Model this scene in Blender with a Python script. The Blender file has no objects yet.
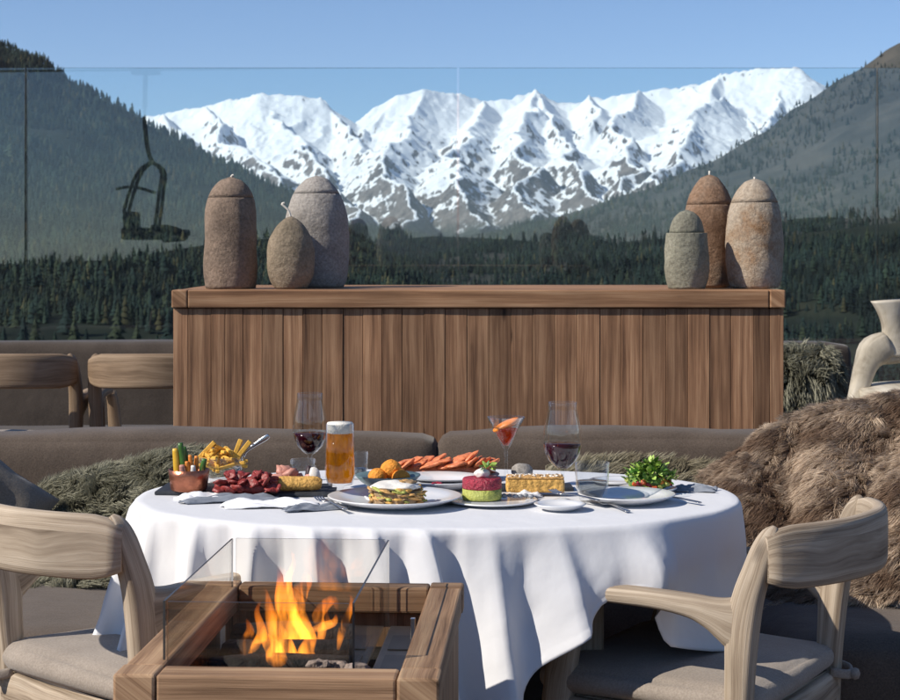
import bpy, bmesh, math, random
import numpy as np
from mathutils import Vector, Matrix, Quaternion

random.seed(7); rng = np.random.default_rng(7)
R = math.radians
sc = bpy.context.scene
COL = sc.collection

# ------------------------------------------------------------------ camera, sky, sun, exposure
F, CX, CY, HC = 1750.0, 450.0, 248.0, 1.27      # 70 mm lens on a 900 px wide picture
cam_d = bpy.data.cameras.new('camera'); cam = bpy.data.objects.new('camera', cam_d); COL.objects.link(cam)
cam.location = (0, 0, HC); cam.rotation_euler = (R(90), 0, 0)
cam_d.lens = 70; cam_d.sensor_width = 36; cam_d.sensor_fit = 'HORIZONTAL'
cam_d.shift_y = -(350 - CY) / 900.0
cam_d.clip_start = 0.05; cam_d.clip_end = 90000
cam_d.dof.use_dof = True; cam_d.dof.focus_distance = 3.55; cam_d.dof.aperture_fstop = 18
sc.camera = cam

SUN_EL, SUN_BACK = R(37), R(23)                   # sun to the left, a little behind the camera
SUN = Vector((-math.cos(SUN_EL)*math.cos(SUN_BACK), -math.cos(SUN_EL)*math.sin(SUN_BACK), math.sin(SUN_EL)))
w = bpy.data.worlds.new('World'); sc.world = w; w.use_nodes = True
nt = w.node_tree
sky = nt.nodes.new('ShaderNodeTexSky'); sky.sky_type = 'NISHITA'; sky.sun_disc = False
sky.sun_elevation = SUN_EL; sky.sun_rotation = math.atan2(SUN.x, SUN.y) % (2*math.pi)
sky.altitude = 3000; sky.air_density = 1.0; sky.dust_density = 0.0; sky.ozone_density = 5.0
bgn = nt.nodes['Background']; nt.links.new(sky.outputs[0], bgn.inputs[0]); bgn.inputs[1].default_value = 0.115
sd = bpy.data.lights.new('sun', 'SUN'); sd.energy = 5.0; sd.angle = R(0.53); sd.color = (1, .93, .82)
so = bpy.data.objects.new('sun', sd); COL.objects.link(so); so.rotation_euler = SUN.to_track_quat('Z', 'Y').to_euler()
sc.view_settings.view_transform = 'Standard'; sc.view_settings.look = 'None'
sc.view_settings.exposure = 0.18; sc.view_settings.gamma = 1.0; sc.view_settings.use_curve_mapping = False
sc.render.engine = 'CYCLES'
cy = sc.cycles
cy.use_denoising = True; cy.max_bounces = 10; cy.transparent_max_bounces = 24; cy.transmission_bounces = 8
cy.diffuse_bounces = 3; cy.glossy_bounces = 4; cy.caustics_reflective = False; cy.caustics_refractive = False
cy.sample_clamp_indirect = 6

def P(px, py, d):                     # world point at depth d that the photograph shows at (px, py)
    return np.array([(px-CX)/F*d, d, HC-(py-CY)/F*d])
def onz(px, py, z):                   # same, on the horizontal plane z
    d = (HC-z)*F/(py-CY)
    return Vector(((px-CX)/F*d, d, z))

# ------------------------------------------------------------------ materials
MATS = {}
def new_mat(name):
    m = bpy.data.materials.new(name); m.use_nodes = True
    MATS[name] = m
    return m, m.node_tree, m.node_tree.nodes['Principled BSDF']
def N(t, kind, **kw):
    n = t.nodes.new(kind)
    for k, v in kw.items():
        if k.startswith('i_'):
            key = k[2:].replace('_', ' ')
            n.inputs[int(key) if key.isdigit() else key].default_value = v
        else: setattr(n, k, v)
    return n
def ramp(t, stops):
    r = t.nodes.new('ShaderNodeValToRGB')
    e = r.color_ramp.elements
    while len(e) < len(stops): e.new(0.5)
    for q, (p, c) in zip(e, stops):
        q.position = p; q.color = (*c, 1) if len(c) == 3 else c
    return r
def L(t, a, b): t.links.new(a, b)

def plain(name, col, rough=.6, spec=.5, metal=0, noise=0, nscale=30, bump=0, bscale=60, sheen=0, sss=0, coat=0):
    m, t, b = new_mat(name)
    b.inputs['Base Color'].default_value = (*col, 1); b.inputs['Roughness'].default_value = rough
    b.inputs['Specular IOR Level'].default_value = spec; b.inputs['Metallic'].default_value = metal
    if sheen: b.inputs['Sheen Weight'].default_value = sheen
    if coat: b.inputs['Coat Weight'].default_value = coat
    if sss:
        b.inputs['Subsurface Weight'].default_value = sss; b.inputs['Subsurface Scale'].default_value = .01
    tc = N(t, 'ShaderNodeTexCoord')
    oi = N(t, 'ShaderNodeObjectInfo')
    if noise:
        n = N(t, 'ShaderNodeTexNoise', i_Scale=nscale, i_Detail=6.0, i_Roughness=.65, noise_dimensions='4D'); L(t, tc.outputs['Object'], n.inputs['Vector'])
        L(t, oi.outputs['Random'], n.inputs['W'])
        r = ramp(t, [(.25, tuple(c*(1-noise) for c in col)), (.75, tuple(min(1, c*(1+noise)) for c in col))])
        L(t, n.outputs['Fac'], r.inputs[0]); L(t, r.outputs[0], b.inputs['Base Color'])
    if bump:
        n2 = N(t, 'ShaderNodeTexNoise', i_Scale=bscale, i_Detail=5.0); L(t, tc.outputs['Object'], n2.inputs['Vector'])
        bp = N(t, 'ShaderNodeBump', i_Strength=bump, i_Distance=.01); L(t, n2.outputs['Fac'], bp.inputs['Height']); L(t, bp.outputs[0], b.inputs['Normal'])
    return m

def wood(name, cols, rough=.7, freq=38, bump=.35, vary=.35, knots=True, wander=.01, along=1.6):
    """timber: grain runs along the UV u axis (metres), v is metres across"""
    m, t, b = new_mat(name)
    uv = N(t, 'ShaderNodeUVMap'); oi = N(t, 'ShaderNodeObjectInfo')
    off = N(t, 'ShaderNodeCombineXYZ'); mul = N(t, 'ShaderNodeMath', operation='MULTIPLY', i_1=37.0)
    L(t, oi.outputs['Random'], mul.inputs[0]); L(t, mul.outputs[0], off.inputs[0]); L(t, mul.outputs[0], off.inputs[1])
    add = N(t, 'ShaderNodeVectorMath', operation='ADD'); L(t, uv.outputs[0], add.inputs[0]); L(t, off.outputs[0], add.inputs[1])
    # slow wander bends the grain lines
    wn = N(t, 'ShaderNodeTexNoise', i_Scale=5.0, i_Detail=2.0); L(t, add.outputs[0], wn.inputs['Vector'])
    ws = N(t, 'ShaderNodeVectorMath', operation='SCALE', i_Scale=wander); L(t, wn.outputs['Color'], ws.inputs[0])
    ad2 = N(t, 'ShaderNodeVectorMath', operation='ADD'); L(t, add.outputs[0], ad2.inputs[0]); L(t, ws.outputs[0], ad2.inputs[1])
    mp = N(t, 'ShaderNodeMapping'); mp.inputs['Scale'].default_value = (along, freq, 1); L(t, ad2.outputs[0], mp.inputs[0])
    n1 = N(t, 'ShaderNodeTexNoise', i_Scale=1.0, i_Detail=7.0, i_Roughness=.62); L(t, mp.outputs[0], n1.inputs['Vector'])
    mp2 = N(t, 'ShaderNodeMapping'); mp2.inputs['Scale'].default_value = (6, freq*9, 1); L(t, ad2.outputs[0], mp2.inputs[0])
    n2 = N(t, 'ShaderNodeTexNoise', i_Scale=1.0, i_Detail=3.0); L(t, mp2.outputs[0], n2.inputs['Vector'])
    mx = N(t, 'ShaderNodeMath', operation='MULTIPLY_ADD', i_1=.35); L(t, n2.outputs['Fac'], mx.inputs[0])
    sb = N(t, 'ShaderNodeMath', operation='SUBTRACT', i_1=.17); L(t, n1.outputs['Fac'], sb.inputs[0]); L(t, sb.outputs[0], mx.inputs[2])
    r = ramp(t, [(.28, cols[0]), (.5, cols[1]), (.72, cols[2])]); L(t, mx.outputs[0], r.inputs[0])
    out = r.outputs[0]
    # broad stains
    st = N(t, 'ShaderNodeTexNoise', i_Scale=4.0, i_Detail=4.0); L(t, add.outputs[0], st.inputs['Vector'])
    hv = N(t, 'ShaderNodeHueSaturation'); L(t, out, hv.inputs['Color'])
    vr = N(t, 'ShaderNodeMapRange', i_1=0.0, i_2=1.0, i_3=1-vary, i_4=1+vary); L(t, oi.outputs['Random'], vr.inputs[0])
    sr = N(t, 'ShaderNodeMapRange', i_1=.3, i_2=.7, i_3=.78, i_4=1.18); L(t, st.outputs['Fac'], sr.inputs[0])
    vm = N(t, 'ShaderNodeMath', operation='MULTIPLY'); L(t, vr.outputs[0], vm.inputs[0]); L(t, sr.outputs[0], vm.inputs[1])
    L(t, vm.outputs[0], hv.inputs['Value'])
    out = hv.outputs[0]
    if knots:
        km = N(t, 'ShaderNodeMapping'); km.inputs['Scale'].default_value = (3.2, 9, 1); L(t, add.outputs[0], km.inputs[0])
        vo = N(t, 'ShaderNodeTexVoronoi', i_Scale=1.0); L(t, km.outputs[0], vo.inputs['Vector'])
        kr = ramp(t, [(.03, (1, 1, 1)), (.1, (0, 0, 0))]); L(t, vo.outputs['Distance'], kr.inputs[0])
        gate = N(t, 'ShaderNodeMath', operation='GREATER_THAN', i_1=.62); sep = N(t, 'ShaderNodeSeparateColor')
        L(t, vo.outputs['Color'], sep.inputs[0]); L(t, sep.outputs[0], gate.inputs[0])
        kf = N(t, 'ShaderNodeMath', operation='MULTIPLY'); L(t, kr.outputs[0], kf.inputs[0]); L(t, gate.outputs[0], kf.inputs[1])
        kx = N(t, 'ShaderNodeMix', data_type='RGBA'); L(t, kf.outputs[0], kx.inputs['Factor']); L(t, out, kx.inputs[6]); kx.inputs[7].default_value = (*[c*.45 for c in cols[0]], 1)
        out = kx.outputs[2]
    L(t, out, b.inputs['Base Color'])
    b.inputs['Roughness'].default_value = rough; b.inputs['Specular IOR Level'].default_value = .3
    bp = N(t, 'ShaderNodeBump', i_Strength=bump, i_Distance=.003); L(t, mx.outputs[0], bp.inputs['Height']); L(t, bp.outputs[0], b.inputs['Normal'])
    return m

wood('planter_board', [(.08, .037, .019), (.24, .125, .066), (.43, .255, .145)], freq=46, vary=.3)
wood('planter_beam', [(.14, .065, .032), (.3, .16, .082), (.46, .28, .16)], freq=36, vary=.14)
wood('pit_timber', [(.12, .065, .034), (.31, .185, .105), (.48, .32, .19)], freq=44, vary=.14, bump=.6)
wood('grey_wood', [(.15, .105, .07), (.38, .3, .22), (.56, .465, .36)], freq=64, vary=.08, bump=.7, along=1.8, wander=.014)
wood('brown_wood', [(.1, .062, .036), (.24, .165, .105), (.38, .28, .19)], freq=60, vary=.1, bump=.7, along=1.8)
wood('bleached_wood', [(.2, .165, .12), (.44, .39, .31), (.58, .53, .45)], freq=12, vary=.05, knots=True, along=9, wander=.12, bump=.8)
wood('deck_wood', [(.09, .06, .04), (.16, .11, .075), (.23, .165, .12)], freq=26, vary=.2)

def fabric(name, c1, c2, weave=900):
    m, t, b = new_mat(name)
    tc = N(t, 'ShaderNodeTexCoord')
    n = N(t, 'ShaderNodeTexNoise', i_Scale=260.0, i_Detail=3.0); L(t, tc.outputs['Object'], n.inputs['Vector'])
    n3 = N(t, 'ShaderNodeTexNoise', i_Scale=7.0, i_Detail=4.0); L(t, tc.outputs['Object'], n3.inputs['Vector'])
    mm = N(t, 'ShaderNodeMath', operation='MULTIPLY_ADD', i_1=.45); L(t, n3.outputs['Fac'], mm.inputs[0]); 
    m2 = N(t, 'ShaderNodeMath', operation='MULTIPLY', i_1=.55); L(t, n.outputs['Fac'], m2.inputs[0]); L(t, m2.outputs[0], mm.inputs[2])
    r = ramp(t, [(.35, c1), (.65, c2)]); L(t, mm.outputs[0], r.inputs[0]); L(t, r.outputs[0], b.inputs['Base Color'])
    b.inputs['Roughness'].default_value = .9; b.inputs['Sheen Weight'].default_value = .15; b.inputs['Specular IOR Level'].default_value = .2
    bp = N(t, 'ShaderNodeBump', i_Strength=.35, i_Distance=.002); L(t, n.outputs['Fac'], bp.inputs['Height'])
    bp2 = N(t, 'ShaderNodeBump', i_Strength=.35, i_Distance=.02); L(t, n3.outputs['Fac'], bp2.inputs['Height']); L(t, bp.outputs[0], bp2.inputs['Normal'])
    L(t, bp2.outputs[0], b.inputs['Normal'])
    return m
fabric('sofa_fabric', (.068, .05, .038), (.125, .094, .073))
fabric('bench_fabric', (.045, .034, .027), (.08, .062, .05))
fabric('seat_fabric', (.24, .2, .165), (.36, .305, .255))
fabric('pillow_grey', (.13, .112, .092), (.2, .175, .148))
fabric('pillow_beige', (.33, .31, .29), (.45, .43, .4))

def cloth_mat(name):
    m, t, b = new_mat(name)
    b.inputs['Base Color'].default_value = (.69, .69, .71, 1); b.inputs['Roughness'].default_value = .85; b.inputs['Specular IOR Level'].default_value = .15
    b.inputs['Sheen Weight'].default_value = .1
    tc = N(t, 'ShaderNodeTexCoord')
    n = N(t, 'ShaderNodeTexNoise', i_Scale=700.0, i_Detail=2.0); L(t, tc.outputs['Object'], n.inputs['Vector'])
    n2 = N(t, 'ShaderNodeTexNoise', i_Scale=9.0, i_Detail=4.0); L(t, tc.outputs['Object'], n2.inputs['Vector'])
    b1 = N(t, 'ShaderNodeBump', i_Strength=.08, i_Distance=.001); L(t, n.outputs['Fac'], b1.inputs['Height'])
    b2 = N(t, 'ShaderNodeBump', i_Strength=.25, i_Distance=.015); L(t, n2.outputs['Fac'], b2.inputs['Height']); L(t, b1.outputs[0], b2.inputs['Normal'])
    L(t, b2.outputs[0], b.inputs['Normal'])
    return m
cloth_mat('linen_white')

def thin_glass(name, tint=(.93, .96, .97), ior=1.5, rough=0.0):
    m, t, b = new_mat(name)
    t.nodes.remove(b)
    tr = N(t, 'ShaderNodeBsdfTransparent'); tr.inputs[0].default_value = (*tint, 1)
    gl = N(t, 'ShaderNodeBsdfGlossy'); gl.inputs['Roughness'].default_value = rough; gl.inputs['Color'].default_value = (1, 1, 1, 1)
    fr = N(t, 'ShaderNodeFresnel', i_IOR=ior); mx = N(t, 'ShaderNodeMixShader')
    geo = N(t, 'ShaderNodeNewGeometry')
    # the same reflectance from either side of the sheet
    io = N(t, 'ShaderNodeMix', data_type='FLOAT', i_2=ior, i_3=1/ior); L(t, geo.outputs['Backfacing'], io.inputs['Factor']); L(t, io.outputs[0], fr.inputs['IOR'])
    L(t, fr.outputs[0], mx.inputs[0]); L(t, tr.outputs[0], mx.inputs[1]); L(t, gl.outputs[0], mx.inputs[2])
    L(t, mx.outputs[0], t.nodes['Material Output'].inputs[0])
    return m
thin_glass('railing_glass', (.9, .95, .96), 1.62)
thin_glass('drink_glass', (.965, .975, .98), 1.36)
thin_glass('pit_glass', (.93, .92, .9), 1.4)
plain('glass_edge', (.03, .05, .055), .2, .5)
plain('guard_edge', (.045, .045, .045), .3, .4)
plain('dark_metal', (.02, .02, .021), .45, .5, noise=.3)
plain('black_char', (.012, .011, .011), .8, .4, noise=.5, nscale=60, bump=.9, bscale=45)
plain('steel', (.55, .55, .56), .22, .5, metal=1)
plain('tray_metal', (.16, .15, .14), .5, .5, metal=1, noise=.2)
plain('porcelain', (.74, .74, .75), .18, .5, coat=.3)
plain('stoneware_teal', (.13, .2, .22), .3, .5, noise=.2)
plain('stoneware_grey', (.24, .25, .27), .4, .5, noise=.15)
plain('slate', (.028, .031, .038), .6, .4, noise=.4, nscale=40, bump=.3)
plain('napkin_white', (.78, .78, .8), .9, .1, bump=.2, bscale=14)
plain('napkin_grey', (.23, .25, .29), .9, .1, noise=.25, nscale=30, bump=.3, bscale=20)
plain('copper', (.45, .17, .1), .33, .5, metal=.85, noise=.3, nscale=40, bump=.2, bscale=90)
plain('wine_red', (.03, .003, .008), .08, .25)
plain('fries', (.78, .43, .07), .6, .3, noise=.3, nscale=60)
plain('carrot', (.72, .24, .04), .5, .4, noise=.2)
plain('yellow_pepper', (.72, .42, .04), .35, .5, noise=.2)
plain('cucumber', (.045, .13, .02), .4, .5, noise=.5, nscale=70)
plain('herb', (.06, .17, .018), .5, .4, noise=.5, nscale=60)
plain('salad_leaf', (.34, .48, .1), .5, .4, noise=.55, nscale=50)
plain('salad_dark', (.1, .19, .035), .5, .4, noise=.5, nscale=50)
plain('tomato', (.6, .1, .03), .3, .5, noise=.3)
plain('cured_meat', (.24, .035, .03), .45, .4, noise=.75, nscale=110, bump=.3, bscale=120)
plain('ham', (.55, .26, .2), .5, .4, noise=.35, nscale=60)
plain('golden_crust', (.72, .37, .1), .65, .3, noise=.6, nscale=140, bump=.6, bscale=110)
plain('pastry', (.6, .34, .12), .6, .35, noise=.5, nscale=80, bump=.6, bscale=90)
plain('croquette', (.78, .3, .04), .65, .3, noise=.3, nscale=90, bump=.5, bscale=200)
plain('salmon', (.82, .22, .09), .35, .5, noise=.5, nscale=60, bump=.4, bscale=90, sss=.15)
plain('tuna_red', (.35, .025, .05), .35, .5, noise=.6, nscale=160, bump=.8, bscale=190)
plain('avocado', (.4, .42, .1), .5, .4, noise=.3, nscale=130, bump=.5, bscale=150)
plain('cream', (.78, .74, .68), .5, .4, noise=.08, bump=.3, bscale=60)
plain('mushroom', (.3, .2, .11), .6, .3, noise=.6, nscale=80, bump=.6, bscale=90)
plain('beer_foam', (.82, .78, .7), .8, .2, bump=.3, bscale=300)
plain('orange_peel', (.9, .24, .02), .4, .5, noise=.2)
plain('fig', (.05, .03, .035), .5, .4)
plain('wick', (.7, .66, .58), .8, .2)
plain('ash', (.3, .24, .21), .95, .1, noise=.5, nscale=60, bump=.8, bscale=80)
plain('canvas', (.3, .27, .24), .9, .2, noise=.1)

def liquid(name, col, trans, mixf=.5):
    m, t, b = new_mat(name)
    b.inputs['Base Color'].default_value = (*col, 1); b.inputs['Transmission Weight'].default_value = trans
    b.inputs['Roughness'].default_value = .05; b.inputs['IOR'].default_value = 1.33
    tl = N(t, 'ShaderNodeBsdfTranslucent'); 
    tc = N(t, 'ShaderNodeTexCoord'); mp = N(t, 'ShaderNodeMapping'); mp.inputs['Scale'].default_value = (1, 1, .35); L(t, tc.outputs['Object'], mp.inputs[0])
    n = N(t, 'ShaderNodeTexNoise', i_Scale=95.0, i_Detail=3.0); L(t, mp.outputs[0], n.inputs['Vector'])
    r = ramp(t, [(.36, tuple(c*.62 for c in col)), (.62, tuple(min(1, c*1.15) for c in col))]); L(t, n.outputs['Fac'], r.inputs[0]); L(t, r.outputs[0], tl.inputs[0])
    mx = N(t, 'ShaderNodeMixShader', i_0=mixf); L(t, b.outputs[0], mx.inputs[1]); L(t, tl.outputs[0], mx.inputs[2])
    tp = N(t, 'ShaderNodeBsdfTransparent'); tp.inputs[0].default_value = (*col, 1)
    mz = N(t, 'ShaderNodeMixShader', i_0=.3); L(t, mx.outputs[0], mz.inputs[1]); L(t, tp.outputs[0], mz.inputs[2])
    L(t, mz.outputs[0], t.nodes['Material Output'].inputs[0])
liquid('beer', (1.0, .52, .03), .9, .8)
liquid('spritz', (.95, .2, .02), .9, .55)
thin_glass('water', (.55, .57, .58), 1.33)

def stone_mat(name, c1, c2, c3, speck=.5):
    m, t, b = new_mat(name)
    tc = N(t, 'ShaderNodeTexCoord')
    n1 = N(t, 'ShaderNodeTexNoise', i_Scale=7.0, i_Detail=8.0, i_Roughness=.7); L(t, tc.outputs['Object'], n1.inputs['Vector'])
    r = ramp(t, [(.32, c1), (.5, c2), (.68, c3)]); L(t, n1.outputs['Fac'], r.inputs[0])
    n2 = N(t, 'ShaderNodeTexNoise', i_Scale=130.0, i_Detail=5.0, i_Roughness=.7); L(t, tc.outputs['Object'], n2.inputs['Vector'])
    r2 = ramp(t, [(.38, (.74, .74, .74)), (.6, (1.1, 1.1, 1.1))]); L(t, n2.outputs['Fac'], r2.inputs[0])
    mx = N(t, 'ShaderNodeMix', data_type='RGBA', blend_type='MULTIPLY'); mx.inputs['Factor'].default_value = 1
    L(t, r.outputs[0], mx.inputs[6]); L(t, r2.outputs[0], mx.inputs[7]); L(t, mx.outputs[2], b.inputs['Base Color'])
    b.inputs['Roughness'].default_value = .92; b.inputs['Specular IOR Level'].default_value = .2
    n3 = N(t, 'ShaderNodeTexNoise', i_Scale=60.0, i_Detail=7.0, i_Roughness=.7); L(t, tc.outputs['Object'], n3.inputs['Vector'])
    bp = N(t, 'ShaderNodeBump', i_Strength=.9, i_Distance=.008); L(t, n3.outputs['Fac'], bp.inputs['Height']); L(t, bp.outputs[0], b.inputs['Normal'])
stone_mat('stone_brown', (0.143, 0.107, 0.084), (0.244, 0.180, 0.136), (0.330, 0.244, 0.187))
stone_mat('stone_tan', (0.166, 0.134, 0.095), (0.281, 0.223, 0.160), (0.370, 0.293, 0.217))
stone_mat('stone_grey', (0.243, 0.219, 0.194), (0.353, 0.322, 0.292), (0.425, 0.389, 0.353))
stone_mat('stone_green', (.17, .16, .125), (.27, .26, .2), (.34, .32, .26))
stone_mat('stone_rust', (.15, .085, .05), (.25, .155, .1), (.31, .23, .17))
stone_mat('stone_cream', (.28, .15, .07), (.4, .32, .24), (.46, .4, .33))

def fur_mat(name, root, tip, alt):
    m, t, b = new_mat(name)
    at = N(t, 'ShaderNodeAttribute', attribute_name='fur')       # x = along the hair, y = shade of this hair
    sp = N(t, 'ShaderNodeSeparateXYZ'); L(t, at.outputs['Vector'], sp.inputs[0])
    mx = N(t, 'ShaderNodeMix', data_type='RGBA'); L(t, sp.outputs[1], mx.inputs['Factor']); mx.inputs[6].default_value = (*tip, 1); mx.inputs[7].default_value = (*alt, 1)
    m2 = N(t, 'ShaderNodeMix', data_type='RGBA'); L(t, sp.outputs[0], m2.inputs['Factor']); m2.inputs[6].default_value = (*root, 1); L(t, mx.outputs[2], m2.inputs[7])
    L(t, m2.outputs[2], b.inputs['Base Color']); b.inputs['Roughness'].default_value = .6; b.inputs['Specular IOR Level'].default_value = .3
    tl = N(t, 'ShaderNodeBsdfTranslucent'); L(t, m2.outputs[2], tl.inputs[0])
    ms = N(t, 'ShaderNodeMixShader', i_0=.3); L(t, b.outputs[0], ms.inputs[1]); L(t, tl.outputs[0], ms.inputs[2]); L(t, ms.outputs[0], t.nodes['Material Output'].inputs[0])
fur_mat('fur_brown', (.22, .145, .1), (.86, .7, .53), (.3, .2, .135))
fur_mat('fur_green', (.1, .095, .065), (.46, .44, .33), (.25, .24, .17))
fur_mat('fur_straw', (.12, .1, .065), (.42, .38, .27), (.26, .22, .145))

# ------------------------------------------------------------------ mesh helpers
class MB:
    def __init__(s): s.v = []; s.f = []; s.uv = []; s.mi = []
    def add(s, vs, fs, uvs=None, mi=0):
        o = len(s.v); s.v += [tuple(map(float, p)) for p in vs]
        for k, f in enumerate(fs):
            s.f.append([i+o for i in f]); s.mi.append(mi)
            s.uv.append(uvs[k] if uvs else [(0., 0.)]*len(f))
        return s
    def box(s, c, size, rot=None, mi=0, taper=None):
        hx, hy, hz = [q/2 for q in size]
        pts = [Vector((x*hx, y*hy, z*hz)) for z in (-1, 1) for y in (-1, 1) for x in (-1, 1)]
        if taper:
            for p in pts:
                if p.z < 0: p.x *= taper; p.y *= taper
        fs = [(0, 2, 3, 1), (4, 5, 7, 6), (0, 1, 5, 4), (2, 6, 7, 3), (0, 4, 6, 2), (1, 3, 7, 5)]
        ax = int(np.argmax(size)); oth = [i for i in range(3) if i != ax]
        uvs = [[(pts[i][ax], pts[i][oth[0]]*1.0 + pts[i][oth[1]]*1.31) for i in f] for f in fs]
        M = (rot.to_matrix() if rot is not None and not isinstance(rot, Matrix) else rot) if rot is not None else None
        q = [(M @ p if M is not None else p) + Vector(c) for p in pts]
        return s.add(q, fs, uvs, mi)
    def lathe(s, prof, seg=24, c=(0, 0, 0), mi=0, closed=True, squash=(1, 1)):
        vs = []; fs = []; uvs = []
        for r, z in prof:
            for k in range(seg):
                a = 2*math.pi*k/seg
                vs.append((c[0]+r*math.cos(a)*squash[0], c[1]+r*math.sin(a)*squash[1], c[2]+z))
        for i in range(len(prof)-1):
            for k in range(seg):
                k2 = (k+1) % seg
                fs.append((i*seg+k, i*seg+k2, (i+1)*seg+k2, (i+1)*seg+k))
                uvs.append([(prof[i][1], k*.02), (prof[i][1], k*.02+.02), (prof[i+1][1], k*.02+.02), (prof[i+1][1], k*.02)])
        if closed:
            if prof[0][0] > 1e-6: fs.append(tuple(range(seg-1, -1, -1))); uvs.append([(0, 0)]*seg)
            if prof[-1][0] > 1e-6: fs.append(tuple((len(prof)-1)*seg+k for k in range(seg))); uvs.append([(0, 0)]*seg)
        return s.add(vs, fs, uvs, mi)
    def sweep(s, path, wh, up=(0, 0, 1), k=14, e=3.2, mi=0, caps=True):
        """rounded-rectangle section along a path; wh = (width across, height along up) per point"""
        if len(path) > 2:                      # smooth the path and its section sizes
            A = np.array([tuple(p) for p in path], float); B = np.array([wh]*len(path) if not isinstance(wh, list) else wh, float)
            A = np.concatenate([A, B], 1); kk = len(A); m_ = max(kk*3, 9) if kk < 14 else kk; t_ = np.linspace(0, kk-1, m_); ii = np.clip(t_.astype(int), 0, kk-2); ff = (t_-ii)[:, None]
            g = lambda q_: A[np.clip(q_, 0, kk-1)]
            A = .5*(2*g(ii)+(g(ii+1)-g(ii-1))*ff+(2*g(ii-1)-5*g(ii)+4*g(ii+1)-g(ii+2))*ff**2+(3*g(ii)-g(ii-1)-3*g(ii+1)+g(ii+2))*ff**3)
            path = [tuple(r_[:3]) for r_ in A]; wh = [(max(1e-4, r_[3]), max(1e-4, r_[4])) for r_ in A]
        P_ = [Vector(p) for p in path]; n = len(P_); up = Vector(up)
        vs = []; fs = []; uvs = []; u = 0; us = []
        for i, p in enumerate(P_):
            t = (P_[min(i+1, n-1)] - P_[max(i-1, 0)]).normalized()
            sd_ = t.cross(up)
            sd_ = sd_.normalized() if sd_.length > 1e-4 else Vector((1, 0, 0))
            nn = sd_.cross(t).normalized()
            if i: u += (p-P_[i-1]).length
            us.append(u)
            wd, ht = wh[i] if isinstance(wh, list) else wh
            for j in range(k):
                a = 2*math.pi*(j+.5)/k
                ca, sa = math.cos(a), math.sin(a)
                x = math.copysign(abs(ca)**(2/e), ca)*wd/2; y = math.copysign(abs(sa)**(2/e), sa)*ht/2
                vs.append(p + sd_*x + nn*y)
        per = .012
        for i in range(n-1):
            for j in range(k):
                j2 = (j+1) % k
                fs.append((i*k+j, (i+1)*k+j, (i+1)*k+j2, i*k+j2))
                uvs.append([(us[i], j*per), (us[i+1], j*per), (us[i+1], (j+1)*per), (us[i], (j+1)*per)])
        if caps:
            fs.append(tuple(range(k))); uvs.append([(vs[j].x*.3, vs[j].z) for j in range(k)])
            fs.append(tuple((n-1)*k+j for j in range(k-1, -1, -1))); uvs.append([(vs[j].x*.3, vs[j].z) for j in range(k)])
        return s.add(vs, fs, uvs, mi)
    def blob(s, c, rad, n=10, wob=.0, seed=0, mi=0, rot=None):
        r_ = random.Random(seed); ph = [r_.uniform(0, 6.28) for _ in range(6)]
        vs = [(0, 0, -1)]; rows = n//2
        for i in range(1, rows):
            th = math.pi*i/rows - math.pi/2
            for k in range(n):
                a = 2*math.pi*k/n; vs.append((math.cos(th)*math.cos(a), math.cos(th)*math.sin(a), math.sin(th)))
        vs.append((0, 0, 1)); q = []
        for p in vs:
            g = 1 + wob*(math.sin(3*p[0]*2+ph[0])*math.sin(2.5*p[1]*2+ph[1]) + .6*math.sin(5*p[2]+ph[2])*math.sin(6*p[0]+ph[3]) + .5*math.sin(9*p[1]+ph[4])*math.sin(8*p[2]+ph[5]))
            v_ = Vector((p[0]*rad[0]*g, p[1]*rad[1]*g, p[2]*rad[2]*g))
            if rot is not None: v_ = rot @ v_
            q.append(v_ + Vector(c))
        fs = [(0, 1+(k+1) % n, 1+k) for k in range(n)]
        for i in range(rows-2):
            for k in range(n):
                k2 = (k+1) % n; a = 1+i*n
                fs.append((a+k, a+k2, a+n+k2, a+n+k))
        a = 1+(rows-2)*n; top = len(vs)-1
        fs += [(a+k, a+(k+1) % n, top) for k in range(n)]
        return s.add(q, fs, None, mi)
    def mesh(s, name, mats, smooth=False):
        me = bpy.data.meshes.new(name); me.from_pydata(s.v, [], s.f)
        ul = me.uv_layers.new(name='UVMap')
        ul.data.foreach_set('uv', [c for f in s.uv for p in f for c in p])
        for m in ([mats] if isinstance(mats, str) else mats): me.materials.append(MATS[m])
        me.polygons.foreach_set('material_index', s.mi)
        if smooth: me.polygons.foreach_set('use_smooth', [True]*len(s.f))
        me.update()
        return me

def link(name, me, parent=None, bevel=0, sub=0, loc=None, rot=None, solid=0):
    o = bpy.data.objects.new(name, me); COL.objects.link(o)
    if parent is not None: o.parent = parent
    if loc is not None: o.location = loc
    if rot is not None: o.rotation_euler = rot
    if solid:
        m = o.modifiers.new('t', 'SOLIDIFY'); m.thickness = solid; m.offset = 0
    if bevel:
        m = o.modifiers.new('b', 'BEVEL'); m.width = bevel; m.segments = 2; m.limit_method = 'ANGLE'; m.angle_limit = R(50)
    if sub:
        m = o.modifiers.new('s', 'SUBSURF'); m.levels = sub; m.render_levels = sub
    return o
def tag(o, label=None, cat=None, group=None, kind=None):
    if label: o['label'] = label
    if cat: o['category'] = cat
    if group: o['group'] = group
    if kind: o['kind'] = kind
    return o
def empty(name, loc, label, cat, group=None, rz=0):
    o = bpy.data.objects.new(name, None); COL.objects.link(o); o.location = loc; o.rotation_euler = (0, 0, rz); o.empty_display_size = .1
    return tag(o, label, cat, group)
def copy_tree(o, parent=None):
    c = o.copy(); COL.objects.link(c); c.parent = parent
    for ch in list(o.children): copy_tree(ch, c)
    return c
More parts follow.
